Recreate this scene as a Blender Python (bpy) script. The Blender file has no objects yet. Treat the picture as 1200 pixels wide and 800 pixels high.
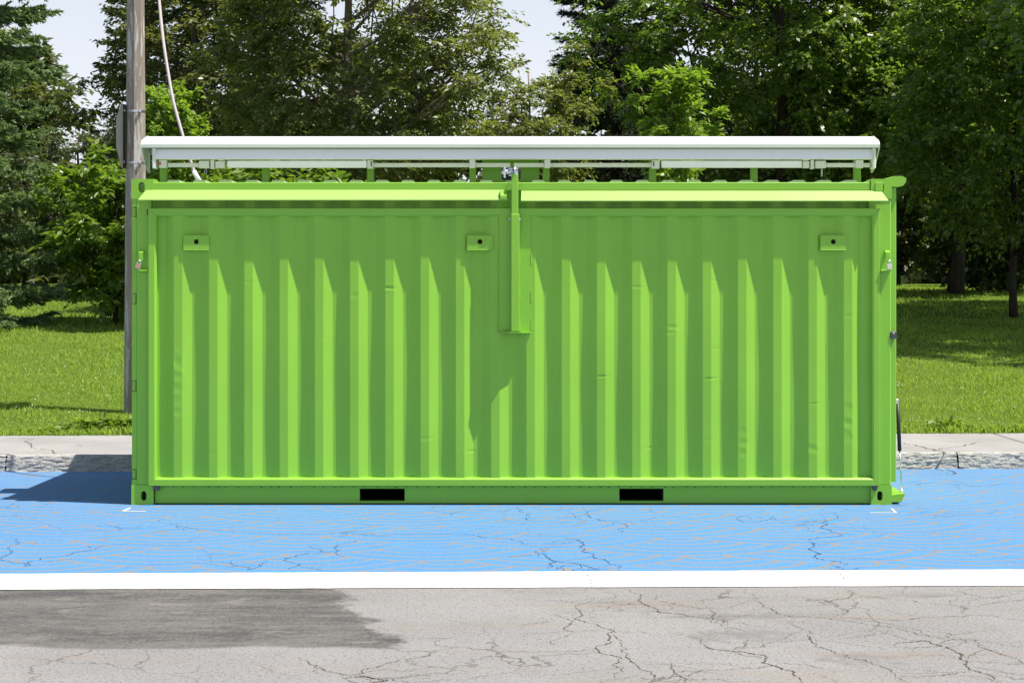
import bpy, bmesh, math, random
import numpy as np
from mathutils import Vector, Matrix

C = bpy.context.scene.collection
PI = math.pi
rnd = random.Random(7)

# ------------------------------------------------------------------ camera, sky, sun, exposure
F_PX, CAM_D, CAM_H = 2205.0, 15.0, 1.75
cam = bpy.data.cameras.new('camera')
cam.sensor_width = 36.0
cam.lens = 36.0 * F_PX / 1200.0
cam.shift_y = -66.0 / 1200.0
cam.shift_x = 0.0
cam.clip_start = 0.1
cam.clip_end = 3000.0
cam_o = bpy.data.objects.new('camera', cam)
cam_o.location = (0, -CAM_D, CAM_H)
cam_o.rotation_euler = (PI / 2, 0, 0)
C.objects.link(cam_o)
bpy.context.scene.camera = cam_o

TO_SUN = Vector((3.15, -1.02, 7.1)).normalized()
SUN_EL = math.asin(TO_SUN.z)
SUN_AZ = math.atan2(TO_SUN.x, TO_SUN.y)
world = bpy.data.worlds.new('World')
bpy.context.scene.world = world
world.use_nodes = True
wn = world.node_tree
bg = wn.nodes['Background']
sky = wn.nodes.new('ShaderNodeTexSky')
sky.sky_type = 'NISHITA'
sky.sun_disc = False
sky.sun_elevation = SUN_EL
sky.sun_rotation = SUN_AZ
sky.air_density = 1.0
sky.dust_density = 1.0
sky.ozone_density = 1.0
geo_w = wn.nodes.new('ShaderNodeTexCoord')
sepw = wn.nodes.new('ShaderNodeSeparateXYZ'); wn.links.new(geo_w.outputs['Generated'], sepw.inputs[0])
mrw = wn.nodes.new('ShaderNodeMapRange'); wn.links.new(sepw.outputs['Z'], mrw.inputs[0])
mrw.inputs[1].default_value = 0.0; mrw.inputs[2].default_value = .45
mrw.inputs[3].default_value = .95; mrw.inputs[4].default_value = .04
mixw = wn.nodes.new('ShaderNodeMix'); mixw.data_type = 'RGBA'
wn.links.new(mrw.outputs[0], mixw.inputs['Factor']); wn.links.new(sky.outputs[0], mixw.inputs[6])
mixw.inputs[7].default_value = (7.2, 7.25, 7.75, 1)      # white summer haze
wn.links.new(mixw.outputs[2], bg.inputs[0])
bg.inputs[1].default_value = 0.08

sun = bpy.data.lights.new('sun', 'SUN')
sun.energy = 5.0
sun.angle = math.radians(0.5)
sun.color = (1.0, 0.93, 0.82)
sun_o = bpy.data.objects.new('sun', sun)
sun_o.rotation_euler = TO_SUN.to_track_quat('Z', 'Y').to_euler()
sun_o.location = (20, -10, 40)
C.objects.link(sun_o)

vs = bpy.context.scene.view_settings
vs.view_transform = 'Standard'
vs.look = 'None'
vs.gamma = 1.0
vs.exposure = 0.76
bpy.context.scene.cycles.use_denoising = True
bpy.context.scene.cycles.max_bounces = 8
bpy.context.scene.cycles.transparent_max_bounces = 4

# ------------------------------------------------------------------ node helpers
class X:
    """a socket with arithmetic"""
    def __init__(s, nt, sock): s.nt, s.s = nt, sock
    def _m(s, op, b=None, c=None):
        n = s.nt.nodes.new('ShaderNodeMath'); n.operation = op
        for i, v in enumerate((s, b, c)):
            if v is None: continue
            if isinstance(v, X): s.nt.links.new(v.s, n.inputs[i])
            else: n.inputs[i].default_value = v
        return X(s.nt, n.outputs[0])
    def __add__(s, b): return s._m('ADD', b)
    def __sub__(s, b): return s._m('SUBTRACT', b)
    def __mul__(s, b): return s._m('MULTIPLY', b)
    def __truediv__(s, b): return s._m('DIVIDE', b)
    def floor(s): return s._m('FLOOR')
    def fract(s): return s._m('FRACT')
    def abs(s): return s._m('ABSOLUTE')
    def sqrt(s): return s._m('SQRT')
    def lt(s, b): return s._m('LESS_THAN', b)
    def gt(s, b): return s._m('GREATER_THAN', b)
    def mx(s, b): return s._m('MAXIMUM', b)
    def mn(s, b): return s._m('MINIMUM', b)
    def mod(s, b): return s._m('FLOORED_MODULO', b)
    def step(s, lo, hi):
        n = s.nt.nodes.new('ShaderNodeMapRange'); n.interpolation_type = 'SMOOTHSTEP'
        s.nt.links.new(s.s, n.inputs[0])
        n.inputs[1].default_value = lo; n.inputs[2].default_value = hi
        return X(s.nt, n.outputs[0])

class Mat:
    def __init__(s, name, rough=0.6, spec=0.5, metal=0.0):
        s.m = bpy.data.materials.new(name); s.m.use_nodes = True
        s.nt = s.m.node_tree
        s.b = s.nt.nodes['Principled BSDF']
        s.b.inputs['Roughness'].default_value = rough
        s.b.inputs['Specular IOR Level'].default_value = spec
        s.b.inputs['Metallic'].default_value = metal
        s.out = s.nt.nodes['Material Output']
        tc = s.nt.nodes.new('ShaderNodeTexCoord')
        s.co = tc.outputs['Object']
    def lk(s, a, b): s.nt.links.new(a.s if isinstance(a, X) else a, b)
    def xyz(s, sock=None):
        n = s.nt.nodes.new('ShaderNodeSeparateXYZ'); s.lk(sock or s.co, n.inputs[0])
        return [X(s.nt, o) for o in n.outputs]
    def scaled(s, v):
        n = s.nt.nodes.new('ShaderNodeMapping'); s.lk(s.co, n.inputs[0]); n.inputs['Scale'].default_value = v
        return n.outputs[0]
    def noise(s, scale, detail=3, rough=0.55, co=None, dist=0.0, color=False):
        n = s.nt.nodes.new('ShaderNodeTexNoise')
        s.lk(co or s.co, n.inputs['Vector'])
        n.inputs['Scale'].default_value = scale; n.inputs['Detail'].default_value = detail
        n.inputs['Roughness'].default_value = rough; n.inputs['Distortion'].default_value = dist
        return n.outputs['Color'] if color else X(s.nt, n.outputs[0])
    def voro(s, scale, feature='DISTANCE_TO_EDGE', co=None):
        n = s.nt.nodes.new('ShaderNodeTexVoronoi'); n.feature = feature
        s.lk(co or s.co, n.inputs['Vector']); n.inputs['Scale'].default_value = scale
        return n
    def warp(s, scale, amt, detail=3):
        c = s.noise(scale, detail, color=True)
        a = s.nt.nodes.new('ShaderNodeVectorMath'); a.operation = 'SUBTRACT'; s.lk(c, a.inputs[0]); a.inputs[1].default_value = (.5, .5, .5)
        b = s.nt.nodes.new('ShaderNodeVectorMath'); b.operation = 'SCALE'; s.lk(a.outputs[0], b.inputs[0]); b.inputs['Scale'].default_value = amt
        d = s.nt.nodes.new('ShaderNodeVectorMath'); s.lk(s.co, d.inputs[0]); s.lk(b.outputs[0], d.inputs[1])
        return d.outputs[0]
    def mix(s, f, a, b):
        n = s.nt.nodes.new('ShaderNodeMix'); n.data_type = 'RGBA'
        if isinstance(f, X): s.lk(f, n.inputs['Factor'])
        else: n.inputs['Factor'].default_value = f
        for v, k in ((a, 6), (b, 7)):
            if isinstance(v, tuple): n.inputs[k].default_value = (*v, 1)
            else: s.lk(v, n.inputs[k])
        return n.outputs[2]
    def col(s, c):
        if isinstance(c, tuple): s.b.inputs['Base Color'].default_value = (*c, 1)
        else: s.lk(c, s.b.inputs['Base Color'])
        return s
    def bump(s, h, strength=0.3, dist=0.01):
        n = s.nt.nodes.new('ShaderNodeBump'); n.inputs['Strength'].default_value = strength; n.inputs['Distance'].default_value = dist
        s.lk(h, n.inputs['Height']); s.lk(n.outputs[0], s.b.inputs['Normal'])
        return s

def mul(c, k): return tuple(v * k for v in c)

def paint(name, c, rough=0.42, var=0.1, spec=0.4):
    m = Mat(name, rough, spec)
    f = m.noise(1.7, 4)
    g = m.noise(60, 2)
    streak = m.noise(6, 4, co=m.scaled((6, 6, .5)))
    cc = m.mix(f, mul(c, 1 - var), mul(c, 1 + var))
    cc = m.mix(streak.step(.58, .8) * .22, cc, mul(c, .72))
    m.col(cc)
    m.bump(f * .6 + g * .12, .12, .012)
    m.lk(m.noise(3, 3) * .2 + (rough - .1), m.b.inputs['Roughness'])
    m.b.inputs['Coat Weight'].default_value = .2; m.b.inputs['Coat Roughness'].default_value = .35
    return m.m

GREEN = (.224, .488, .037)
M_green = paint('green_paint', GREEN)
M_lid = paint('glare_pale_green_paint', (.29, .49, .11), .38, .08)  # paler than the body paint: sun glare on the lids put into the colour
M_roof = paint('chalky_green_roof_paint', (.27, .36, .20), .7, .2)
M_white = paint('white_enamel', (.78, .79, .80), .35, .02)
M_bar = paint('clean_white_enamel', (.86, .87, .89), .35, .01)
M_cream = paint('aged_white_enamel', (.66, .68, .60), .45, .03)
M_chrome = Mat('zinc_metal', .3, .5, 1.0).col((.7, .7, .72)).m
M_dark = Mat('black_rubber', .5).col((.012, .013, .015)).m
M_drip = Mat('dark_green', .8).col((.04, .07, .02)).m  # dark green of the small slot flecks on the bottom rail
M_steel = Mat('dark_steel', .45, .5, .6).col((.09, .09, .10)).m
M_brass = Mat('worn_brass', .45, .5, .55).col((.50, .36, .25)).m
M_nickel = Mat('pale_brass', .4, .5, .4).col((.72, .66, .58)).m
M_hole_shade = Mat('rusty_hole_shade', .9).col((.02, .013, .01)).m  # rust-tinted black, painted as the shade inside slots and holes
M_cable = Mat('cable_sheath', .6).col((.33, .30, .30)).m
M_plug = Mat('white_plastic', .4).col((.75, .75, .75)).m

def sign_mat():
    m = Mat('bare_aluminium', .5, .5, .35)
    f = m.noise(9, 4)
    m.col(m.mix(f, (.10, .105, .11), (.17, .175, .18)))
    return m.m
M_sign = sign_mat()

def concrete(name, a, b, stain=.5, bump=.35):
    m = Mat(name, .9, .25)
    f = m.noise(1.3, 5, .6); g = m.noise(55, 3, .7); s = m.noise(220, 2, .7)
    c = m.mix(f.step(.3, .7), a, b)
    c = m.mix(g.step(.52, .75) * stain, c, mul(a, .62))
    c = m.mix(s.step(.6, .75) * .35, c, mul(b, 1.15))
    m.col(c); m.bump(g * .6 + s * .5 + f, bump, .006)
    return m.m
M_slab = concrete('slab_concrete', (.245, .240, .235), (.30, .295, .29), .22)
M_bed = concrete('bedding_sand', (.09, .08, .065), (.12, .11, .09))

def curb_mat():
    m = Mat('exposed_aggregate', .95, .2)
    v = m.voro(48, 'F1'); n = m.noise(90, 3, .7); b = m.noise(4, 4)
    vd = X(m.nt, v.outputs['Distance'])
    sep = m.nt.nodes.new('ShaderNodeSeparateColor'); m.lk(v.outputs['Color'], sep.inputs[0])
    r = X(m.nt, sep.outputs[0])
    c = m.mix(r, (.28, .275, .27), (.39, .38, .37))
    c = m.mix(n.step(.58, .74) * .5, c, (.2, .19, .18))
    c = m.mix(b.step(.45, .7) * .4, c, (.45, .43, .40))
    m.col(c); m.bump((vd * -1.0) + n * .6, .45, .012)
    return m.m
M_curb = curb_mat()

def pole_mat():
    m = Mat('weathered_concrete_pole', .9, .2)
    f = m.noise(9, 5, .65, co=m.scaled((1, 1, .18))); g = m.noise(70, 3, .7)
    st = m.noise(16, 5, .7, co=m.scaled((1, 1, .14)))
    c = m.mix(f.step(.3, .7), (.20, .170, .138), (.285, .25, .212))
    c = m.mix(st.step(.52, .60) * .8, c, (.46, .44, .42))
    c = m.mix(g.step(.6, .75) * .5, c, (.11, .095, .08))
    m.col(c); m.bump(f + g * .6, .5, .008)
    return m.m
M_pole = pole_mat()

def asphalt_cols(m):
    f = m.noise(.7, 5, .6); g = m.noise(6, 4, .65); s = m.noise(130, 2, .75); s2 = m.noise(60, 2, .6)
    c = m.mix(f.step(.3, .7), (.186, .186, .190), (.228, .228, .232))
    c = m.mix(g.step(.45, .75) * .35, c, (.178, .164, .154))
    s3 = m.noise(32, 3, .75)
    c = m.mix(s3.step(.56, .68) * .55, c, (.115, .10, .09))
    c = m.mix(s3.step(.42, .34) * .0 + s.step(.52, .66) * .7, c, (.36, .345, .335))
    c = m.mix(s2.step(.56, .68) * .7, c, (.07, .064, .06))
    return c, f, g, s, s2

def road_mat():
    m = Mat('old_asphalt', .93, .2)
    c, f, g, s, s2 = asphalt_cols(m)
    x, y, z = m.xyz()
    # darker resurfaced strip along the left of the white line
    e = m.noise(2.2, 6, .72); e2 = m.noise(1.1, 3)
    ex = x + (e - .5) * .9 + (y * .25)
    ey = y + (e2 - .5) * .35
    k = (X(m.nt, ex.s) * -1.0).step(1.98, 2.10) * ey.step(-5.93, -5.86)
    blot = m.noise(2.2, 5, .7, co=m.scaled((.6, 1.6, 1)))
    dk = m.mix(blot.step(.35, .62), (.046, .046, .047), (.115, .110, .105))
    dk = m.mix(s.step(.55, .68) * .6, dk, (.24, .235, .23))
    dk = m.mix(s2.step(.56, .68) * .6, dk, (.035, .033, .032))
    g3 = m.noise(34, 3, .75, co=m.scaled((1, .4, 1)))
    dk = m.mix(g3.step(.52, .66) * .4, dk, (.15, .146, .142))
    dk = m.mix((g3 * -1.0 + 1.0).step(.54, .66) * .5, dk, (.05, .048, .046))
    dk = m.mix(m.noise(5, 4, .65, co=m.scaled((.7, 1.4, 1))).step(.58, .66) * .5, dk, (.21, .19, .17))
    c = m.mix(k * .92, c, dk)
    for (px, py, rx, ry) in ((868, 744, .30, .22), (905, 721, .36, .12), (832, 722, .2, .12), (1068, 697, .3, .10), (1010, 770, .25, .16)):
        gx, gy = F_PX * CAM_H / (py - 334.0) * (px - 600) / F_PX, F_PX * CAM_H / (py - 334.0) - CAM_D
        qx = (x - gx + (e - .5) * 1.0) / rx; qy = (y - gy + (g - .5) * .5) / ry
        spot = ((qx * qx + qy * qy).sqrt() * -1.0 + 1.3).step(.2, .6)
        c = m.mix(spot * g.step(.3, .6) * .45, c, (.125, .12, .12))
    # brownish wear bands and hairline network
    band = m.noise(1.2, 4, .6, co=m.scaled((.35, 2.4, 1)))
    c = m.mix(band.step(.52, .68) * .4 * (X(m.nt, k.s) * -1.0 + 1.0), c, (.225, .185, .150))
    v = m.voro(1.7, co=m.warp(2.3, .5, 5))
    crk = X(m.nt, v.outputs['Distance']).lt(.010) * m.noise(.55, 3).step(.5, .6) * (X(m.nt, k.s) * -1.0 + 1.0)
    c = m.mix(crk * .65, c, (.07, .055, .045))
    v2 = m.voro(6.5, co=m.warp(5, .22, 4))
    crk2 = X(m.nt, v2.outputs['Distance']).lt(.02) * m.noise(.8, 3).step(.56, .66) * (X(m.nt, k.s) * -1.0 + 1.0)
    c = m.mix(crk2 * .4, c, (.09, .075, .062))
    m.col(c); m.bump(s + s2 * .8 + g * .5 - crk * 2.0, .6, .006)
    return m.m
M_road = road_mat()

def blue_mat():
    m = Mat('blue_painted_asphalt', .8, .25)
    c, f, g, s, s2 = asphalt_cols(m)
    wv = m.warp(2.5, .035, 3)
    x0, y0, z = m.xyz(wv)
    ca, sa = math.cos(.14), math.sin(.14)
    x = x0 * ca + y0 * sa; y = y0 * ca - x0 * sa
    R, W, RS = 0.85, .20, .425
    # overlapping fans: the farthest circle that holds the point is on top
    jt = ((y + R) / RS).floor()
    line = None; done = None
    for k in range(4):
        j = jt - float(k)
        off = j.mod(2.0) * R
        cx = ((x - off) / (2 * R) + .5).floor() * (2 * R) + off
        dx = x - cx; dy = y - j * RS
        d = (dx * dx + dy * dy).sqrt() / R
        inside = d.lt(1.0)
        ring = (d * 5.0).fract()
        r = ring.lt(W) if False else (ring - 1.0).abs().lt(W)
        val = inside * r
        if line is None: line, done = val, inside
        else:
            line = line + val * (done * -1.0 + 1.0)
            done = done.mx(inside)
    wear = m.noise(.9, 4, .6)
    blot = m.noise(14, 4, .7)
    line = line.mn(1.0) * (wear.step(.28, .5) * .7 + .3) * blot.step(.26, .42)
    blue = m.mix(f, (.060, .188, .385), (.088, .232, .45))
    blue = m.mix(g.step(.5, .8) * .35, blue, (.045, .145, .36))
    blue = m.mix(s2.step(.62, .74) * .55, blue, (.03, .085, .24))
    gr = m.noise(40, 3, .75)
    blue = m.mix(gr.step(.55, .68) * .45, blue, (.16, .30, .50))
    blue = m.mix((gr * -1.0 + 1.0).step(.57, .68) * .5, blue, (.035, .11, .28))
    brown = m.mix(f, (.215, .198, .185), (.185, .172, .162))
    c2 = m.mix(line, blue, brown)
    chip = m.noise(28, 5, .75).step(.66, .72)
    c2 = m.mix(chip * .7, c2, c)
    v = m.voro(1.5, co=m.warp(2.0, .55, 5))
    crk = X(m.nt, v.outputs['Distance']).lt(.006) * m.noise(.6, 3).step(.48, .58)
    c2 = m.mix(crk * .5, c2, (.035, .06, .13))
    m.col(c2); m.bump(s + s2 * .8 - crk * 2.0, .45, .005)
    return m.m
M_blue = blue_mat()

def line_mat():
    m = Mat('white_road_paint', .75, .3)
    f = m.noise(3, 4); s = m.noise(120, 2, .7)
    c = m.mix(f.step(.45, .8) * .6, (.80, .80, .80), (.60, .59, .58))
    w = m.noise(9, 5, .75)
    c = m.mix(w.step(.66, .74) * .55, c, (.36, .35, .34))
    c = m.mix(s.step(.66, .78) * .3, c, (.5, .49, .48))
    m.col(c); m.bump(s, .35, .004)
    return m.m
M_line = line_mat()
M_crack = Mat('crack_dirt', 1.0, .1).col((.10, .082, .068)).m
M_crack_blue = Mat('crack_in_blue_paint', 1.0, .1).col((.025, .06, .15)).m

def soil_mat():
    m = Mat('lawn_soil_and_thatch', 1.0, .1)
    f = m.noise(.35, 4); g = m.noise(7, 5, .7); h = m.noise(50, 3, .7)
    c = m.mix(f.step(.3, .7), (.105, .18, .02), (.14, .225, .03))
    c = m.mix(g.step(.4, .75) * .5, c, (.075, .125, .016))
    c = m.mix(h.step(.5, .8) * .4, c, (.18, .22, .05))
    m.col(c); m.bump(g + h, 1.0, .05)
    return m.m
M_soil = soil_mat()

def leaf_mat(name, a, b, trans=.35, rough=.45, spec=.5):
    m = Mat(name, rough, spec)
    geo = m.nt.nodes.new('ShaderNodeNewGeometry')
    r = X(m.nt, geo.outputs['Random Per Island'])
    c = m.mix(r, a, b)
    m.col(c)
    t = m.nt.nodes.new('ShaderNodeBsdfTranslucent')
    tc = m.mix(r, (a[0] * 2.1, a[1] * 2.2, a[2] * .9), (b[0] * 2.1, b[1] * 2.2, b[2] * .9))
    m.lk(tc, t.inputs[0])
    mx = m.nt.nodes.new('ShaderNodeMixShader'); mx.inputs[0].default_value = trans
    m.lk(m.b.outputs[0], mx.inputs[1]); m.lk(t.outputs[0], mx.inputs[2])
    m.lk(mx.outputs[0], m.out.inputs[0])
    return m.m
M_brownleaf = leaf_mat('brownish_leaf', (.074, .096, .028), (.145, .156, .054), .4, .36, .6)
M_olive = leaf_mat('olive_leaf', (.090, .122, .034), (.175, .188, .066), .45, .4, .5)
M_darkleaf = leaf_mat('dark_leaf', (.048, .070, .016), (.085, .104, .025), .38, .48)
M_maple = leaf_mat('maple_leaf', (.076, .140, .024), (.150, .205, .042), .5, .36, .65)
M_ash = leaf_mat('young_ash_leaf', (.110, .200, .024), (.20, .28, .035), .42, .42)
M_shrub = leaf_mat('shrub_leaf', (.085, .165, .02), (.15, .22, .03), .4, .4)
M_grey = leaf_mat('grey_green_leaf', (.055, .078, .035), (.095, .11, .05), .3, .5)
M_spruce = leaf_mat('blue_spruce_needle', (.10, .162, .070), (.215, .285, .135), .2, .7, .15)
M_spruced = leaf_mat('dark_spruce_needle', (.026, .048, .022), (.055, .078, .032), .12, .6, .3)
M_pine = leaf_mat('pine_needle', (.032, .046, .03), (.062, .072, .048), .12, .6, .3)
M_grass = leaf_mat('grass_blade', (.15, .255, .036), (.28, .355, .080), .38, .6, .15)
M_weed = leaf_mat('weed_leaf', (.11, .20, .026), (.19, .26, .04), .38, .5)
M_clover = Mat('clover_bloom', .9).col((.6, .58, .5)).m

def bark(name, a, b):
    m = Mat(name, .95, .15)
    f = m.noise(5, 5, .65, co=m.scaled((3, 3, .6))); g = m.noise(40, 3, .7, co=m.scaled((1, 1, .3)))
    m.col(m.mix(f.step(.3, .7), a, b)); m.bump(f + g, .8, .03)
    return m.m
M_bark = bark('grey_brown_bark', (.07, .055, .042), (.15, .125, .10))
M_barkp = bark('pale_bark', (.13, .105, .085), (.27, .235, .20))
M_barkd = bark('dark_bark', (.03, .024, .02), (.065, .052, .042))

# ------------------------------------------------------------------ mesh helpers
class MB:
    def __init__(s): s.v, s.f = [], []
    def add(s, vs, fs):
        n = len(s.v); s.v += [tuple(p) for p in vs]; s.f += [tuple(i + n for i in f) for f in fs]; return s
    def box(s, x0, x1, y0, y1, z0, z1):
        return s.add([(x0, y0, z0), (x1, y0, z0), (x1, y1, z0), (x0, y1, z0), (x0, y0, z1), (x1, y0, z1), (x1, y1, z1), (x0, y1, z1)],
                     [(3, 2, 1, 0), (4, 5, 6, 7), (0, 1, 5, 4), (1, 2, 6, 5), (2, 3, 7, 6), (3, 0, 4, 7)])
    def bbox(s, x0, x1, y0, y1, z0, z1, b=.004, seg=1):
        bm = bmesh.new(); bmesh.ops.create_cube(bm, size=1)
        for v in bm.verts:
            v.co = ((x0 + x1) / 2 + v.co.x * (x1 - x0), (y0 + y1) / 2 + v.co.y * (y1 - y0), (z0 + z1) / 2 + v.co.z * (z1 - z0))
        bmesh.ops.bevel(bm, geom=list(bm.edges), offset=b, segments=seg, affect='EDGES')
        bm.verts.index_update()
        s.add([v.co[:] for v in bm.verts], [[v.index for v in f.verts] for f in bm.faces]); bm.free()
        return s
    def prism(s, poly, axis, a, b):
        """poly of 2D points extruded along an axis; axis 0: (y,z), 1: (x,z), 2: (x,y)"""
        def P(p, t):
            return [(t, p[0], p[1]), (p[0], t, p[1]), (p[0], p[1], t)][axis]
        n = len(poly)
        vs = [P(p, a) for p in poly] + [P(p, b) for p in poly]
        fs = [tuple(range(n))[::-1], tuple(range(n, 2 * n))] + [(i, (i + 1) % n, n + (i + 1) % n, n + i) for i in range(n)]
        return s.add(vs, fs)
    def tube(s, pts, rad, n=8, cap=True):
        pts = [Vector(p) for p in pts]
        if not isinstance(rad, (list, tuple)): rad = [rad] * len(pts)
        vs, fs = [], []
        up = Vector((0, 0, 1))
        for i, p in enumerate(pts):
            d = (pts[min(i + 1, len(pts) - 1)] - pts[max(i - 1, 0)]).normalized()
            u = d.cross(up if abs(d.z) < .95 else Vector((1, 0, 0))).normalized(); w = d.cross(u)
            for k in range(n):
                a = 2 * PI * k / n
                vs.append(p + (u * math.cos(a) + w * math.sin(a)) * rad[i])
        for i in range(len(pts) - 1):
            for k in range(n):
                a, b = i * n + k, i * n + (k + 1) % n
                fs.append((a, b, b + n, a + n))
        if cap:
            fs.append(tuple(range(n))[::-1]); fs.append(tuple(range((len(pts) - 1) * n, len(pts) * n)))
        return s.add(vs, fs)
    def build(s, name, mat, parent=None, smooth=False, fix=True):
        me = bpy.data.meshes.new(name)
        me.from_pydata(s.v, [], s.f)
        if fix:
            bm = bmesh.new(); bm.from_mesh(me); bmesh.ops.recalc_face_normals(bm, faces=list(bm.faces)); bm.to_mesh(me); bm.free()
        return link(name, me, mat, parent, smooth)

def link(name, me, mat, parent=None, smooth=False):
    if not me.materials: me.materials.append(mat)
    if smooth: me.polygons.foreach_set('use_smooth', np.ones(len(me.polygons), bool))
    o = bpy.data.objects.new(name, me); C.objects.link(o)
    if parent: o.parent = parent
    return o

def np_mesh(name, verts, faces):
    """verts (n,3), faces (m,k)"""
    me = bpy.data.meshes.new(name)
    k = faces.shape[1]
    me.vertices.add(len(verts)); me.vertices.foreach_set('co', np.ascontiguousarray(verts, np.float32).ravel())
    me.loops.add(faces.size); me.loops.foreach_set('vertex_index', np.ascontiguousarray(faces, np.int32).ravel())
    me.polygons.add(len(faces))
    me.polygons.foreach_set('loop_start', np.arange(0, faces.size, k, dtype=np.int32))
    me.update(calc_edges=True)
    return me

def tag(o, label=None, cat=None, group=None, kind=None):
    if label: o['label'] = label
    if cat: o['category'] = cat
    if group: o['group'] = group
    if kind: o['kind'] = kind
    return o

def empty(name, loc=(0, 0, 0)):
    o = bpy.data.objects.new(name, None); C.objects.link(o); o.location = loc; o.empty_display_size = .3
    return o

def PX(x): return (x - 600) / 147.0
def PZ(y): return (591 - y) / 147.0
def G(px, py, z=0.0):
    Z = F_PX * (CAM_H - z) / (py - 334.0)
    return ((px - 600.0) / F_PX * Z, Z - CAM_D)

# ------------------------------------------------------------------ ground
SL = .03
def lawn_z(y, x=0.0):
    t = y - (5.22 + SL * x)
    if t < 0: return .15
    a = min(t, 25.0) * .056
    b = max(0.0, min(t - 25.0, 20.0)) * .012
    return .15 + a + b + .02 * math.sin(x * .9 + 1) * math.sin(t * .7) * min(1, t / 3)

MB().add([(-400, -300, -.001), (400, -300, -.001), (400, 2.9 + SL * 400, -.001), (-400, 2.9 - SL * 400, -.001)], [(0, 1, 2, 3)]).build('road', M_road, fix=False)['kind'] = 'structure'

def ragged_strip(y0, y1, s0, s1, z, x0, x1, n, j):
    m = MB(); vs, fs = [], []
    for i in range(n + 1):
        x = x0 + (x1 - x0) * i / n
        vs += [(x, y0 + s0 * x + rnd.uniform(-j, j), z), (x, y1 + s1 * x + rnd.uniform(-j, j), z)]
    for i in range(n): fs.append((2 * i, 2 * i + 2, 2 * i + 3, 2 * i + 1))
    return m.add(vs, fs)
tag(ragged_strip(-3.56, 2.80, SL, SL, .0018, -40, 40, 400, .006).build('parking_lane', M_blue, fix=False), kind='structure')
tag(ragged_strip(-4.115, -3.52, .024, .028, .0038, -40, 40, 900, .005).build('white_lane_line', M_line, fix=False), kind='structure')

# small white set-out marks by the container corners
def mark(pts, w):
    m = MB()
    for (a, b) in zip(pts[:-1], pts[1:]):
        d = (Vector(b) - Vector(a)).normalized(); n = Vector((-d.y, d.x)) * w / 2
        a2 = Vector(a) - d * w / 2; b2 = Vector(b) + d * w / 2
        m.add([(*(a2 - n), .0), (*(b2 - n), .0), (*(b2 + n), .0), (*(a2 + n), .0)], [(0, 1, 2, 3)])
    # the second stroke sits a hair higher so that they never share a plane
    m.v = [(x, y, .004 + .001 * (i // 4)) for i, (x, y, z) in enumerate(m.v)]
    return m.build('corner_paint_mark', M_line, fix=False)
tag(mark([G(152, 595.5), G(144.5, 599), G(169, 599.5)], .02), kind='structure')
tag(mark([G(1021, 601), G(1050, 601), G(1045, 596.5)], .016), kind='structure')

# ---- cracks: jagged ribbons
def fractal(pts, depth, amp):
    out = [Vector(p) for p in pts]
    for d in range(depth):
        nxt = [out[0]]
        for a, b in zip(out[:-1], out[1:]):
            dv = b - a; n = Vector((-dv.y, dv.x))
            nxt += [(a + b) / 2 + n * rnd.gauss(0, amp), b]
        out = nxt
    return out
def crack_mesh(lines, z, w, depth=4, amp=.14):
    m = MB()
    for k, (pts, ww) in enumerate(lines):
        q = fractal(pts, depth, amp); n = len(q)
        zz = z + .00008 * (k % 12)
        vs, fs = [], []
        for i, p in enumerate(q):
            d = (q[min(i + 1, n - 1)] - q[max(i - 1, 0)])
            if d.length < 1e-6: d = Vector((1, 0))
            d.normalize(); nn = Vector((-d.y, d.x))
            t = min(1, 4.0 * min(i, n - 1 - i) / n + .15)
            r = w * ww * t * rnd.choice((.25, .5, .8, 1, 1, 1.5, 2.0)) * .5
            vs += [(*(p - nn * r), zz), (*(p + nn * r), zz)]
        for i in range(n - 1): fs.append((2 * i, 2 * i + 2, 2 * i + 3, 2 * i + 1))
        m.add(vs, fs)
    return m
def branch_out(lines, n, lo, hi, w):
    out = list(lines)
    for pts, ww in lines:
        q = [Vector(p) for p in pts]
        for _ in range(n):
            i = rnd.randrange(len(q) - 1); t = rnd.random()
            p = q[i].lerp(q[i + 1], t); d = (q[i + 1] - q[i]).normalized()
            a = rnd.choice((-1, 1)) * rnd.uniform(.5, 1.5); L = rnd.uniform(lo, hi)
            d = Vector((d.x * math.cos(a) - d.y * math.sin(a), d.x * math.sin(a) + d.y * math.cos(a)))
            e = p + d * L * .5; f = e + Vector((d.x + rnd.uniform(-.6, .6), d.y + rnd.uniform(-.6, .6))) * L * .5
            out.append(([p, e, f], ww * w))
    return out
def gp(*l): return [G(*p) for p in l]
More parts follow.
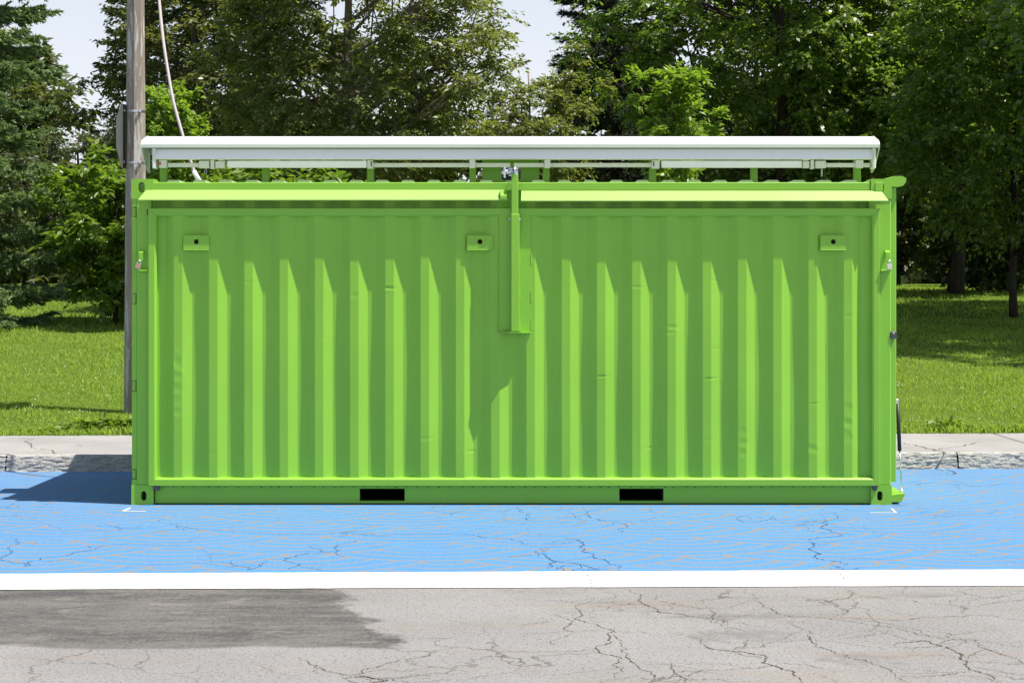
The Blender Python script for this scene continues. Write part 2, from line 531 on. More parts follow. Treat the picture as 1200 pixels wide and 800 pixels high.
road_cracks = [
    (gp((730, 690), (752, 706), (785, 718), (815, 723), (845, 725), (852, 733)), 1.1),
    (gp((697, 700), (702, 733), (699, 757), (717, 778), (730, 796)), 1.0),
    (gp((775, 696), (808, 710), (838, 719), (848, 733)), .8),
    (gp((807, 745), (835, 760), (870, 763), (900, 770), (925, 785), (950, 806)), 1.5),
    (gp((647, 718), (665, 733), (676, 741)), .9),
    (gp((920, 727), (950, 747), (980, 766), (1015, 773), (1040, 783), (1065, 800)), .9),
    (gp((1040, 758), (1080, 750), (1105, 757), (1130, 778), (1170, 802)), 1.5),
    (gp((870, 690), (892, 707), (910, 718), (960, 723), (1030, 733), (1075, 743), (1200, 752)), .8),
    (gp((1140, 747), (1180, 768), (1210, 778)), .9),
    (gp((990, 690), (1003, 708), (985, 722)), .7),
    (gp((1110, 690), (1150, 700), (1200, 694)), .7),
    (gp((720, 735), (735, 760), (755, 785), (760, 805)), .8),
    (gp((640, 705), (690, 706), (730, 703)), .7),
    (gp((787, 775), (792, 790), (805, 803)), .8),
    (gp((985, 706), (1020, 722), (1035, 740)), .5),
    (gp((1095, 755), (1120, 748), (1160, 750)), .9),
    (gp((350, 769), (364, 778), (400, 790), (450, 795), (500, 801)), .9),
    (gp((400, 795), (430, 792), (455, 797), (430, 800)), 1.6),
    (gp((570, 690), (640, 694), (700, 693)), .5),
]
tag(crack_mesh(branch_out(road_cracks, 5, .12, .6, .5), .0015, .0048, 5, .11).build('road_cracks', M_crack, fix=False), kind='structure')
blue_cracks = [
    (gp((140, 604), (200, 613), (240, 621), (290, 624), (330, 626), (400, 624), (440, 628), (500, 625), (560, 628), (600, 632), (645, 640), (662, 642)), .8),
    (gp((626, 646), (645, 656), (680, 661), (702, 669)), 1.3),
    (gp((655, 630), (675, 632), (690, 648), (712, 660), (725, 668)), 1.1),
    (gp((430, 632), (395, 647), (350, 650), (352, 662), (335, 668)), 1.0),
    (gp((0, 628), (12, 645), (0, 655), (30, 664), (70, 652), (120, 640), (180, 634)), .9),
    (gp((275, 655), (290, 668), (310, 656)), .8),
    (gp((685, 594), (705, 610), (722, 612), (728, 626)), .8),
    (gp((962, 596), (970, 615), (955, 640), (962, 655), (985, 668), (1000, 669)), 1.0),
    (gp((830, 600), (870, 612), (905, 606), (960, 618)), .6),
    (gp((597, 594), (620, 605), (640, 612)), .7),
    (gp((1060, 600), (1110, 606), (1160, 603)), .6),
    (gp((90, 620), (140, 622), (170, 616)), .6),
    (gp((1060, 566), (1120, 568), (1200, 565)), .9),
    (gp((500, 592), (530, 603), (545, 598)), .5),
]
tag(crack_mesh(branch_out(blue_cracks, 5, .12, .55, .6), .0034, .0050, 5, .11).build('parking_lane_cracks', M_crack_blue, fix=False), kind='structure')
tag(crack_mesh([(gp((697, 671), (693, 680), (698, 689)), .8), (gp((980, 670), (990, 677), (983, 684)), .8), (gp((718, 668), (722, 676)), .5)], .0052, .006).build('line_cracks', M_crack, fix=False), kind='structure')

# ---- kerb and pavement, stone by stone
base = MB()
def yk(x, d): return 2.78 + SL * x + d
base.add([(-60, yk(-60, .12), .0), (60, yk(60, .12), .0), (60, yk(60, 2.55), .0), (-60, yk(-60, 2.55), .0),
          (-60, yk(-60, .12), .13), (60, yk(60, .12), .13), (60, yk(60, 2.55), .13), (-60, yk(-60, 2.55), .13)],
         [(4, 5, 6, 7), (0, 1, 5, 4)])
pav = tag(base.build('pavement', M_bed, fix=False), kind='structure')

def kerb_stone(x0, x1, seed):
    r = np.random.default_rng(seed)
    nx, prof = 110, [(.0, .0), (.010, .03), (.016, .06), (.026, .09), (.036, .12), (.046, .143), (.066, .152), (.10, .153), (.17, .153), (.17, .0)]
    prof = np.array(prof); fine = []
    for a, b in zip(prof[:-1], prof[1:]):
        for t in np.linspace(0, 1, 4)[:-1]: fine.append(a + (b - a) * t)
    fine.append(prof[-1]); fine = np.array(fine); k = len(fine)
    xs = np.linspace(x0, x1, nx)
    jit = r.normal(0, .0030, (nx, k)); jit = (jit + np.roll(jit, 1, 0)) * .75
    big = np.interp(np.arange(nx), np.linspace(0, nx, 14), r.normal(0, .008, 14))[:, None]
    front = (fine[:, 0] < .075).astype(float)[None]
    V = np.zeros((nx, k, 3))
    V[..., 0] = xs[:, None] + r.normal(0, .003, (nx, k))
    V[..., 1] = yk(xs, 0)[:, None] + fine[None, :, 0] + (jit * 1.4 + big) * front
    V[..., 2] = fine[None, :, 1] + r.normal(0, .0025, (nx, k)) * front
    V[:, 0, 2] = 0
    idx = np.arange(nx * k).reshape(nx, k)
    F = np.stack([idx[:-1, :-1], idx[1:, :-1], idx[1:, 1:], idx[:-1, 1:]], -1).reshape(-1, 4)
    o = link('kerb_stone', np_mesh('kerb_stone', V.reshape(-1, 3), F), M_curb, pav)
for i, x in enumerate(np.arange(-13.75, 13.3, 3.0)): kerb_stone(x + .006, x + 2.994, i)

slab_me = None
for i in range(-5, 10):
    x0 = -4.62 + 1.9636 * i + 1.9636 * 0 ; x1 = x0 + 1.9636
    if x0 < -14.5 or x1 > 15: continue
    g = .008
    a0, a1, b0, b1 = yk(x0 + g, .185), yk(x1 - g, .185), yk(x0 + g, 2.44), yk(x1 - g, 2.44)
    t = .152 + rnd.uniform(-.003, .003); e = .012
    vs = [(x0 + g, a0, .05), (x1 - g, a1, .05), (x1 - g, b1, .05), (x0 + g, b0, .05),
          (x0 + g, a0, t - .006), (x1 - g, a1, t - .006), (x1 - g, b1, t - .006), (x0 + g, b0, t - .006),
          (x0 + g + e, a0 + e, t), (x1 - g - e, a1 + e, t), (x1 - g - e, b1 - e, t), (x0 + g + e, b0 - e, t)]
    MB().add(vs, [(8, 9, 10, 11), (4, 5, 9, 8), (5, 6, 10, 9), (6, 7, 11, 10), (7, 4, 8, 11), (0, 1, 5, 4), (1, 2, 6, 5), (2, 3, 7, 6), (3, 0, 4, 7)]).build('paving_slab', M_slab, pav, fix=False)
for (xa, xb) in ((-60, -14.45), (15.03, 60)):
    MB().add([(xa, yk(xa, .17), .15), (xb, yk(xb, .17), .15), (xb, yk(xb, 2.5), .15), (xa, yk(xa, 2.5), .15)], [(0, 1, 2, 3)]).build('paving_strip', M_slab, pav, fix=False)
def gz(*l): return [G(px, py, .155) for px, py in l]
side_cracks = [(gz((1054, 518), (1085, 524), (1105, 529), (1120, 536)), 1.3), (gz((1093, 528), (1120, 523), (1150, 516.5)), .8),
               (gz((2, 511), (35, 519), (62, 528), (80, 533)), .8), (gz((1118, 531), (1124, 537)), 2.0), (gz((88, 520), (94, 522), (100, 521)), .45)]
tag(crack_mesh(side_cracks, .157, .010, 5, .07).build('pavement_cracks', M_crack, pav, fix=False))

# ---- lawn
def lawn_sheet():
    ys = list(np.arange(5.18, 32, .6)) + [35, 40, 46, 55, 70, 100, 160, 300, 700]
    xs = [-600, -250, -120, -70] + list(np.arange(-40, 40.1, 1.0)) + [70, 120, 250, 600]
    V, F = [], []
    for y in ys:
        for x in xs:
            yy = y + SL * max(-60, min(60, x))
            V.append((x, yy, lawn_z(yy, max(-60, min(60, x))) + .004))
    nx = len(xs)
    for j in range(len(ys) - 1):
        for i in range(nx - 1):
            a = j * nx + i; F.append((a, a + 1, a + nx + 1, a + nx))
    return MB().add(V, F).build('lawn', M_soil, fix=False, smooth=True)
tag(lawn_sheet(), kind='structure')

def blades(name, n, xr, yr, hr, w, mat, seed, mask=None, lean=.5):
    r = np.random.default_rng(seed)
    x = r.uniform(*xr, n); y = r.uniform(*yr, n) + SL * x
    if mask is not None:
        k = mask(x, y, r); x, y = x[k], y[k]; n = len(x)
    t = np.maximum(0, y - 5.22 - SL * x)
    z = .15 + np.minimum(t, 25) * .056 + np.clip(t - 25, 0, 20) * .012 + .02 * np.sin(x * .9 + 1) * np.sin(t * .7) * np.minimum(1, t / 3)
    patch = .8 + .35 * np.sin(x * 1.7 + 2 * np.sin(y * .9)) * np.sin(y * 1.3 + x * .4)
    h = r.uniform(*hr, n) * patch; a = r.uniform(0, 2 * PI, n); ln = r.normal(0, lean, (n, 2))
    p = np.stack([x, y, z - .005], 1)
    d = np.stack([np.cos(a), np.sin(a), 0 * a], 1) * (w * r.uniform(.6, 1.4, n))[:, None] / 2
    mid = p + np.stack([ln[:, 0] * h * .3, ln[:, 1] * h * .3, h * .6], 1)
    tip = p + np.stack([ln[:, 0] * h, ln[:, 1] * h, h * (1 - .25 * np.minimum(1.5, np.abs(ln).sum(1)))], 1)
    V = np.stack([p - d, p + d, mid + d * .7, tip, mid - d * .7], 1).reshape(-1, 3)
    i = np.arange(n)[:, None] * 5
    F = (i + np.array([[0, 1, 2], [0, 2, 4], [4, 2, 3]]).reshape(1, 9)).reshape(-1, 3) if w < .015 else (i + np.array([[0, 1, 3]])).reshape(-1, 3)
    return tag(link(name, np_mesh(name, V, F), mat), kind='stuff')
blades('grass', 135000, (-9, 9), (5.24, 11.5), (.04, .095), .009, M_grass, 1)
blades('grass', 95000, (-13, 13), (11.5, 22), (.06, .12), .02, M_grass, 2)
blades('grass', 60000, (-18, 18), (22, 42), (.07, .14), .035, M_grass, 3)
blades('grass', 20000, (-12, 12), (5.14, 5.5), (.08, .17), .012, M_grass, 4, lean=.7)

def flat_leaves(name, P, Nn, A, L, Wd, fold=.12):
    """P base, Nn normal, A axis (n,3); L, Wd (n,)"""
    A = A / np.linalg.norm(A, axis=1, keepdims=True)
    B = np.cross(Nn, A); B /= np.maximum(1e-6, np.linalg.norm(B, axis=1, keepdims=True))
    N2 = np.cross(A, B)
    L = L[:, None]; Wd = Wd[:, None]
    m = P + A * L * .45 + N2 * Wd * fold
    V = np.stack([P, m + B * Wd / 2, P + A * L - N2 * Wd * fold, m - B * Wd / 2], 1).reshape(-1, 3)
    i = np.arange(len(P))[:, None] * 4
    return np_mesh(name, V, i + np.array([[0, 1, 2, 3]]))

def edge_weeds():
    r = np.random.default_rng(9)
    spots = [(-4.35, 5.25, .5, .16, 700), (-3.9, 5.3, .4, .17, 600), (-3.4, 5.3, .4, .14, 400), (-5.0, 5.2, .3, .08, 90), (4.75, 5.45, .22, .13, 220), (5.5, 5.42, .4, .08, 200), (6.3, 5.45, .4, .08, 150), (-2, 5.25, .6, .12, 300), (0, 5.3, .8, .1, 300), (2.4, 5.4, .7, .1, 300)]
    P = []
    for x, y, s, h, n in spots:
        q = np.stack([r.normal(x, s / 2, n), y + np.abs(r.normal(0, .09, n)), .15 + r.uniform(.01, h, n)], 1); P.append(q)
    P = np.concatenate(P); n = len(P)
    A = r.normal(0, 1, (n, 3)); A[:, 2] = r.uniform(-.2, .5, n)
    N = r.normal(0, .5, (n, 3)); N[:, 2] += 1
    L = r.uniform(.05, .10, n)
    return tag(link('weeds', flat_leaves('weeds', P, N, A, L, L * .5), M_weed), kind='stuff')
edge_weeds()

def clover():
    r = np.random.default_rng(12); n = 520
    x = r.uniform(-9, 9, n); y = 5.4 + 9 * r.uniform(0, 1, n) ** 1.4 + SL * x
    z = .15 + (y - 5.22 - SL * x) * .056 + r.uniform(.06, .1, n)
    V, F = [], []
    oct_ = np.array([(1, 0, 0), (-1, 0, 0), (0, 1, 0), (0, -1, 0), (0, 0, 1), (0, 0, -1)]) * .0085
    tri = np.array([(0, 2, 4), (2, 1, 4), (1, 3, 4), (3, 0, 4), (2, 0, 5), (1, 2, 5), (3, 1, 5), (0, 3, 5)])
    V = (np.stack([x, y, z], 1)[:, None] + oct_[None] * r.uniform(.6, 1.4, n)[:, None, None]).reshape(-1, 3)
    F = (np.arange(n)[:, None, None] * 6 + tri[None]).reshape(-1, 3)
    return tag(link('clover_blooms', np_mesh('clover_blooms', V, F), M_clover), kind='stuff')
clover()

# ------------------------------------------------------------------ the container
con = tag(empty('shipping_container', (0, 1.2, 0)), 'bright green shipping container with a corrugated flap side parked on blue paint', 'shipping container')
CO = Vector((0, 1.2, 0))
def part(mb, name, mat, parent=None, smooth=False):
    """build at world coordinates, then hang on its parent"""
    o = mb.build(name, mat, None, smooth)
    par = parent or con
    o.parent = par
    o.matrix_parent_inverse = Matrix.Translation(-world_of(par))
    return o
def world_of(o):
    v = Vector((0, 0, 0))
    while o:
        v += o.location + o.matrix_parent_inverse.translation; o = o.parent
    return v

XL, XR, DEP = -3.03, 3.03, 2.438
ZT = 2.595
def holed(m, x0, x1, z0, z1, y0, y1, hx, hz, rx, rz, ydir=1):
    """a box whose front face (y0) carries an oval hole with a real depth"""
    n = 24
    outer, inner = [], []
    for k in range(n):
        a = 2 * PI * (k + .5) / n
        c, s = math.cos(a), math.sin(a)
        ov = (hx + rx * math.copysign(abs(c) ** .75, c), hz + rz * math.copysign(abs(s) ** .75, s))
        tx = ((x1 if c > 0 else x0) - hx) / c; tz = ((z1 if s > 0 else z0) - hz) / s
        t = min(tx, tz)
        outer.append((hx + c * t, hz + s * t)); inner.append(ov)
    # snap the nearest outer points to the corners
    for cx, cz in ((x0, z0), (x0, z1), (x1, z0), (x1, z1)):
        k = min(range(n), key=lambda i: (outer[i][0] - cx) ** 2 + (outer[i][1] - cz) ** 2); outer[k] = (cx, cz)
    yb = y0 + .05 * ydir
    vs = [(x, y0, z) for x, z in outer] + [(x, y0, z) for x, z in inner] + [(x, yb, z) for x, z in inner] + [(x, y1, z) for x, z in outer]
    fs = []
    for k in range(n):
        j = (k + 1) % n
        fs += [(k, j, n + j, n + k), (n + k, n + j, 2 * n + j, 2 * n + k), (k, j, 3 * n + j, 3 * n + k)]
    fs += [tuple(range(2 * n, 3 * n)), tuple(range(3 * n, 4 * n))]
    return m.add(vs, fs)
# corner castings (front ones with their oval slots)
cw, ch = .172, .158
for sx in (0, 1):
    x0, x1 = (XL - .004, XL + cw) if sx == 0 else (XR - cw, XR - .004 + .0)
    if sx == 1: x0, x1 = PX(1020.5), PX(1045)
    hx = PX(168.5) if sx == 0 else PX(1031)
    o = part(holed(MB(), x0, x1, .0, ch, -.006, .17, hx, PZ(580.5), .022, .038), 'corner_casting', M_green)
    part(MB().box(hx - .02, hx + .02, .042, .044, PZ(580.5) - .036, PZ(580.5) + .036), 'slot_shadow_box', M_hole_shade, o)
    hx2 = PX(166) if sx == 0 else PX(1032)
    o = part(holed(MB(), x0, x1, ZT - .16, ZT, -.006, .17, hx2, PZ(219.5), .026, .042), 'corner_casting', M_green)
    for zz in ((0, ch), (ZT - .16, ZT)):
        part(MB().bbox(x0, x1, DEP - .17, DEP, zz[0], zz[1], .006), 'corner_casting', M_green)
# corner posts; the left one carries the notches of the door hinges
notches = [(241.5, 254.5), (343, 356.5), (445, 458.5), (549, 561.5)]
m = MB()
xn = PX(160)
m.bbox(xn, PX(177.5), .0, .16, ch, ZT - .16, .004)
zs = [ch]
for a, b in sorted([(PZ(q), PZ(p)) for p, q in notches]): zs += [a, b]
zs.append(ZT - .16)
for i in range(0, len(zs), 2): m.box(XL, xn, .001, .10, zs[i], zs[i + 1])
m.box(XL + .012, xn, .045, .09, ch, ZT - .16)
part(m, 'corner_post', M_green)
for a, b in notches:
    part(MB().bbox(XL - .002, XL + .028, .018, .044, PZ(b) + .006, PZ(a) - .006, .004), 'door_hinge', M_green)
m = MB(); m.bbox(PX(1018), PX(1044.2), .0, .16, ch, ZT - .16, .008)
part(m, 'corner_post', M_green)
for x0, x1 in ((XL, XL + .15), (XR - .15, XR)): part(MB().bbox(x0, x1, DEP - .16, DEP, ch, ZT - .16, .006), 'corner_post', M_green)

# bottom rail with two fork pockets
z0, z1 = .010, PZ(568)
pk = [(421, 474), (726, 778)]
m = MB(); pz0, pz1 = PZ(587), PZ(572.5)
xs = [PX(181)]
for a, b in pk: xs += [PX(a), PX(b)]
xs.append(PX(1020.5))
for i in range(0, 6, 2): m.box(xs[i], xs[i + 1], .032, .09, z0, z1)
for a, b in pk:
    m.box(PX(a), PX(b), .032, .09, pz1, z1); m.box(PX(a), PX(b), .032, .09, z0, pz0)
bot = part(m, 'bottom_rail', M_green)
for a, b in pk:   # the pockets run right through under the floor
    t = MB(); x0, x1 = PX(a) - .002, PX(b) + .002
    t.add([(x0, .09, pz0 - .002), (x1, .09, pz0 - .002), (x1, .09, pz1 + .002), (x0, .09, pz1 + .002), (x0, DEP - .1, pz0 - .002), (x1, DEP - .1, pz0 - .002), (x1, DEP - .1, pz1 + .002), (x0, DEP - .1, pz1 + .002)],
          [(0, 1, 5, 4), (1, 2, 6, 5), (2, 3, 7, 6), (3, 0, 4, 7), (4, 5, 6, 7)])
    part(t, 'fork_pocket', M_steel, bot)
m = MB()
for x in np.arange(PX(190), PX(1015), .085):
    x += rnd.uniform(-.02, .02); m.box(x, x + rnd.uniform(.006, .016), .029, .031, z1 - .022, z1 - .016)
part(m, 'drip_slot', M_drip, bot)['kind'] = 'stuff'
part(MB().bbox(XL + .17, XR - .17, DEP - .09, DEP - .004, z0, z1, .004), 'bottom_rail', M_green)
for x0, x1 in ((XL + .004, XL + .1), (XR - .1, XR - .004)): part(MB().bbox(x0, x1, .17, DEP - .17, z0, z1, .004), 'bottom_rail', M_green)
part(MB().box(XL + .1, XR - .1, .1, DEP - .1, .165, .19), 'floor_plate', M_steel)
# top rail
part(MB().bbox(PX(176), PX(1020), .0, .07, PZ(223), PZ(213.5), .004), 'top_rail', M_green)
part(MB().bbox(XL + .17, XR - .17, DEP - .07, DEP, PZ(223), PZ(213.5), .004), 'top_rail', M_green)
for x0, x1 in ((XL, XL + .07), (XR - .07, XR)): part(MB().bbox(x0, x1, .17, DEP - .17, PZ(223), PZ(213.5), .004), 'top_rail', M_green)
# gusset steps beside the top castings
part(MB().prism([(PX(178), PZ(213.6)), (PX(186), PZ(213.6)), (PX(178), PZ(210.3))], 1, .004, .12), 'gusset', M_green)
part(MB().prism([(PX(1020), PZ(213.6)), (PX(1013), PZ(213.6)), (PX(1020), PZ(210.3))], 1, .004, .12), 'gusset', M_green)
part(MB().bbox(PX(1025.5), PX(1034.5), -.014, .0, PZ(224), PZ(213.5), .002), 'cover_plate', M_green)
# roof: pressed ridges across the roof
def roof():
    prof = []
    p = 30.6 / 147
    x = PX(233) - 2 * p
    prof.append((XL + .06, 2.562))
    while x < XR - .1:
        if x - .07 > XL + .07 and x + .07 < XR - .07:
            prof += [(x - .062, 2.562), (x - .04, 2.588), (x + .04, 2.588), (x + .062, 2.562)]
        x += p
    prof.append((XR - .06, 2.562))
    vs, fs = [], []
    for x, z in prof: vs += [(x, .03, z), (x, DEP - .03, z), (x, .03, 2.54), (x, DEP - .03, 2.54)]
    for i in range(len(prof) - 1):
        a, b = 4 * i, 4 * i + 4
        fs += [(a, b, b + 1, a + 1), (a, a + 2, b + 2, b), (a + 1, b + 1, b + 3, a + 3)]
    return MB().add(vs, fs)
part(roof(), 'roof', M_roof)

# corrugated side
PITCH, CR0 = .2806, -2.692
CREST_Y, REC_Y = -.028, .010
def corr(x):
    t = ((x - CR0) % PITCH)
    if t < .068: return CREST_Y
    if t < .140: return CREST_Y + (REC_Y - CREST_Y) * (t - .068) / .072
    if t < .210: return REC_Y
    return REC_Y + (CREST_Y - REC_Y) * (t - .210) / (PITCH - .210)
def corr_xs(x0, x1):
    xs = [x0]
    k = math.floor((x0 - CR0) / PITCH) - 1
    while CR0 + k * PITCH < x1 + PITCH:
        for t in (0, .004, .034, .064, .068, .073, .104, .135, .140, .145, .175, .205, .210, .215, .245, .276):
            x = CR0 + k * PITCH + t
            if x0 < x < x1: xs.append(x)
        k += 1
    return sorted(xs) + [x1]
# dents (px, py, depth m, rx m, rz m), each with a raised rim
dents = [(208, 425, .012, .02, .05), (209, 440, .010, .018, .03), (208, 455, .012, .02, .03), (209, 470, .009, .018, .03), (208, 482, .008, .018, .03),
         (447, 345, .012, .05, .012), (456, 337, .012, .05, .014), (416, 346, .006, .03, .02), (706, 440, .016, .05, .008), (838, 408, .014, .06, .008), (747, 336, .010, .05, .012),
         (788, 383, .008, .04, .02), (785, 389, .007, .04, .015), (871, 505, .012, .02, .03), (872, 518, .014, .02, .025), (870, 530, .010, .02, .03), (955, 472, .013, .05, .008),
         (994, 478, .012, .02, .04), (993, 495, .014, .022, .03), (995, 512, .012, .02, .04), (994, 370, .007, .03, .02), (762, 524, .010, .04, .012), (554, 487, .012, .04, .02),
         (833, 443, .010, .06, .008), (838, 328, .008, .06, .008), (547, 300, .010, .04, .02), (951, 525, .008, .04, .03), (832, 515, .008, .03, .02), (500, 513, .007, .05, .015), (551, 528, .010, .03, .014), (588, 392, .005, .06, .03), (340, 365, .004, .05, .02), (292, 330, .004, .05, .015), (247, 530, .005, .05, .02), (381, 396, .005, .05, .01)]
def corr_panel(x0, x1, z0, z1, rows, dy=0.0, dent=False):
    xs = np.array(corr_xs(x0, x1)); zs = np.linspace(z0, z1, rows)
    Y = np.array([corr(x) for x in xs]) + dy
    V = np.zeros((rows, len(xs), 3)); V[..., 0] = xs[None]; V[..., 2] = zs[:, None]; V[..., 1] = Y[None]
    if dent:
        r = np.random.default_rng(3)
        wob = np.zeros_like(V[..., 1])
        for k in range(14):   # faint oil-canning of the sheet
            wob += r.normal(0, .0009) * np.sin(xs[None] * r.uniform(.5, 9) + r.uniform(0, 6)) * np.sin(zs[:, None] * r.uniform(.8, 5) + r.uniform(0, 6))
        V[..., 1] += wob
        for px, py, d, rx, rz in dents:
            u = (xs[None] - PX(px)) / rx; w = (zs[:, None] - PZ(py)) / rz; q = u * u + w * w
            d *= r.uniform(.12, .42); u2 = r.uniform(-.5, .5); q = (u + u2 * w) ** 2 + w * w
            V[..., 1] += d * np.exp(-q) - .35 * d * np.exp(-(np.sqrt(q) - 1.5) ** 2 * 3)
    nx = len(xs); idx = np.arange(rows * nx).reshape(rows, nx)
    F = np.stack([idx[:-1, :-1], idx[:-1, 1:], idx[1:, 1:], idx[1:, :-1]], -1).reshape(-1, 4)
    return np_mesh('corrugated_sheet', V.reshape(-1, 3), F)
hatch = link('side_hatch', corr_panel(PX(181), PX(1024), PZ(562), PZ(248), 220, 0, True), M_green)
hatch.parent = con; hatch.matrix_parent_inverse = Matrix.Translation(-CO)
o = link('upper_side_sheet', corr_panel(PX(177), PX(1019), PZ(244), PZ(221), 3, .05), M_green)
o.parent = con; o.matrix_parent_inverse = Matrix.Translation(-CO)
# mitred frame round the hatch: front face, chamfer, lip
fx0, fx1, fz0, fz1 = PX(175), PX(1030), PZ(568), PZ(244)
FY = -.045
prof = [(0, .012), (.0, FY + .003), (.003, FY), (.048, FY), (.060, FY + .010), (.064, FY + .018), (.064, .012)]
def ring(u): return [(fx0 + u, fz0 + u), (fx1 - u, fz0 + u), (fx1 - u, fz1 - u), (fx0 + u, fz1 - u)]
for e in range(4):
    vs, fs = [], []
    for u, y in prof:
        r = ring(u); a, b = r[e], r[(e + 1) % 4]
        g = .0008
        if e % 2 == 0:
            s = 1 if b[0] > a[0] else -1
            vs += [(a[0] + g * s, y, a[1]), (b[0] - g * s, y, b[1])]
        else:
            s = 1 if b[1] > a[1] else -1
            vs += [(a[0], y, a[1] + g * s), (b[0], y, b[1] - g * s)]
    n = len(prof)
    for i in range(n): fs.append((2 * i, 2 * i + 1, 2 * ((i + 1) % n) + 1, 2 * ((i + 1) % n)))
    fs += [tuple(range(0, 2 * n, 2)), tuple(range(1, 2 * n, 2))]
    part(MB().add(vs, fs), 'frame_rail', M_green, hatch)
# lashing plates
for px in (231, 562.5, 975.5):
    w, h = .205, .112
    zc = PZ(284)
    mb = holed(MB(), PX(px) - w / 2, PX(px) + w / 2, zc - h / 2, zc + h / 2, CREST_Y - .016, REC_Y, PX(px), zc + .006, .019, .019)
    o = part(mb, 'lashing_plate', M_green, hatch)
    part(MB().box(PX(px) - .017, PX(px) + .017, CREST_Y + .012, CREST_Y + .014, zc - .012, zc + .024), 'bolt_hole', M_hole_shade, o)
    part(MB().bbox(PX(px) - w / 2, PX(px) + w / 2, CREST_Y - .0175, CREST_Y - .004, zc - h / 2 - .007, zc - h / 2 - .0005, .0015), 'plate_lip', M_green, o)
# little dark rubber stops at the frame corners
part(MB().bbox(PX(172.6), PX(174.8), -.02, .0, PZ(252), PZ(245), .002), 'rubber_stop', M_steel)
part(MB().prism([(PX(179.5), PZ(568.5)), (PX(187.5), PZ(568.5)), (PX(187), PZ(574)), (PX(180), PZ(573))], 1, -.02, .003), 'rubber_stop', M_steel)
part(MB().prism([(PX(1021), PZ(568.5)), (PX(1027.5), PZ(568.5)), (PX(1026.5), PZ(574)), (PX(1022), PZ(573.5))], 1, -.02, -.0065), 'rubber_stop', M_steel)

# drip lids over the hatch
LY, LZT, LZB = -.094, PZ(222.3), PZ(234.3)
def lid(xt0, xt1, xb0, xb1, dz=0.0):
    t = .004
    m = MB()
    a = [(xt0, -.004, LZT + dz), (xt1, -.004, LZT + dz), (xb1, LY, LZB + dz), (xb0, LY, LZB + dz)]
    b = [(x, y + t, z - t) for x, y, z in a]
    m.add(a + b, [(0, 1, 2, 3), (7, 6, 5, 4), (0, 4, 5, 1), (1, 5, 6, 2), (2, 6, 7, 3), (3, 7, 4, 0)])
    # turned-down edge
    m.add([(xb0, LY - .001, LZB + dz - .0005), (xb1, LY - .001, LZB + dz - .0005), (xb1, LY - .001, LZB + dz - .007), (xb0, LY - .001, LZB + dz - .007),
           (xb0, LY + .003, LZB + dz - .0005), (xb1, LY + .003, LZB + dz - .0005), (xb1, LY + .003, LZB + dz - .007), (xb0, LY + .003, LZB + dz - .007)],
          [(0, 1, 2, 3), (4, 5, 6, 7), (0, 4, 5, 1), (3, 2, 6, 7), (0, 3, 7, 4), (1, 5, 6, 2)])
    return m
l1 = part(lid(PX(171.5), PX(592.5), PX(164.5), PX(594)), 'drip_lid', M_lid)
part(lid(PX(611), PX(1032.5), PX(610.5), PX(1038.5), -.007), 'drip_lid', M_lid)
part(MB().prism([(-.10, LZB + .004), (-.10, LZB + .03), (-.07, LZT - .008), (-.012, LZT - .002), (-.02, LZT - .02)], 0, PX(586.5), PX(593.8)), 'lid_stop', M_green, l1)

# lifting mast: backing plate, square tube in a sleeve, foot plate, welds
mast = part(MB().bbox(PX(585), PX(622), -.041, -.030, PZ(388), PZ(251), .001), 'mast_plate', M_green)
part(MB().bbox(PX(599), PX(608.7), -.112, -.0415, PZ(387.4), PZ(251), .004), 'mast_sleeve', M_green, mast)
part(MB().bbox(PX(599.4), PX(607.2), -.108, -.046, PZ(251.2), PZ(204.5), .004), 'mast_tube', M_green, mast)
part(MB().prism([(PX(584.5), -.030), (PX(622.8), -.030), (PX(622.8), -.052), (PX(611), -.118), (PX(597), -.118), (PX(584.5), -.052)], 2, PZ(389.4), PZ(388.2)), 'foot_plate', M_green, mast)
for (a, b) in ((297, 309), (341, 353), (375, 387)):
    part(MB().bbox(PX(608.6), PX(609.8), -.047, -.0405, PZ(b), PZ(a), .0015), 'weld_bead', M_green, mast)
    part(MB().bbox(PX(621.8), PX(623.2), -.044, -.026, PZ(b), PZ(a), .0015), 'weld_bead', M_green, mast)
    part(MB().bbox(PX(584.2), PX(585.2), -.044, -.026, PZ(b), PZ(a), .0015), 'weld_bead', M_green, mast)
for px in (597.6, 609.6):
    part(MB().tube([(PX(px) - .006, -.075, PZ(257)), (PX(px) + .006, -.075, PZ(257))], .009, 8), 'bolt', M_chrome, mast)
# winch: black cheek plates, zinc roller and bolts, standing on the roof behind the mast
wl = part(MB().bbox(PX(587.5), PX(611), .065, .16, 2.592, PZ(195.5), .008), 'winch', M_dark)
part(MB().tube([(PX(589), .045, PZ(201)), (PX(607), .045, PZ(201))], .022, 12), 'roller', M_chrome, wl, True)
part(MB().bbox(PX(590.3), PX(592.6), .02, .065, PZ(208), PZ(195.3), .003), 'bracket', M_chrome, wl)
part(MB().tube([(PX(596), .03, PZ(197.4)), (PX(607), .03, PZ(197.4))], .008, 8), 'bolt', M_chrome, wl, True)
part(MB().tube([(PX(596), .03, PZ(205)), (PX(607), .03, PZ(205))], .008, 8), 'bolt', M_chrome, wl, True)
part(MB().tube([(PX(587.8), .04, PZ(201.5)), (PX(590), .04, PZ(201.5))], .014, 10), 'bolt', M_chrome, wl, True)
pm = MB()   # pulley at the mast head
pts = [(PX(603.4), -.078 + .034 * math.cos(a), PZ(201.5) + .034 * math.sin(a)) for a in np.linspace(0, 2 * PI, 19)]
part(pm.tube(pts, .009, 6, False), 'pulley', M_chrome, mast, True)
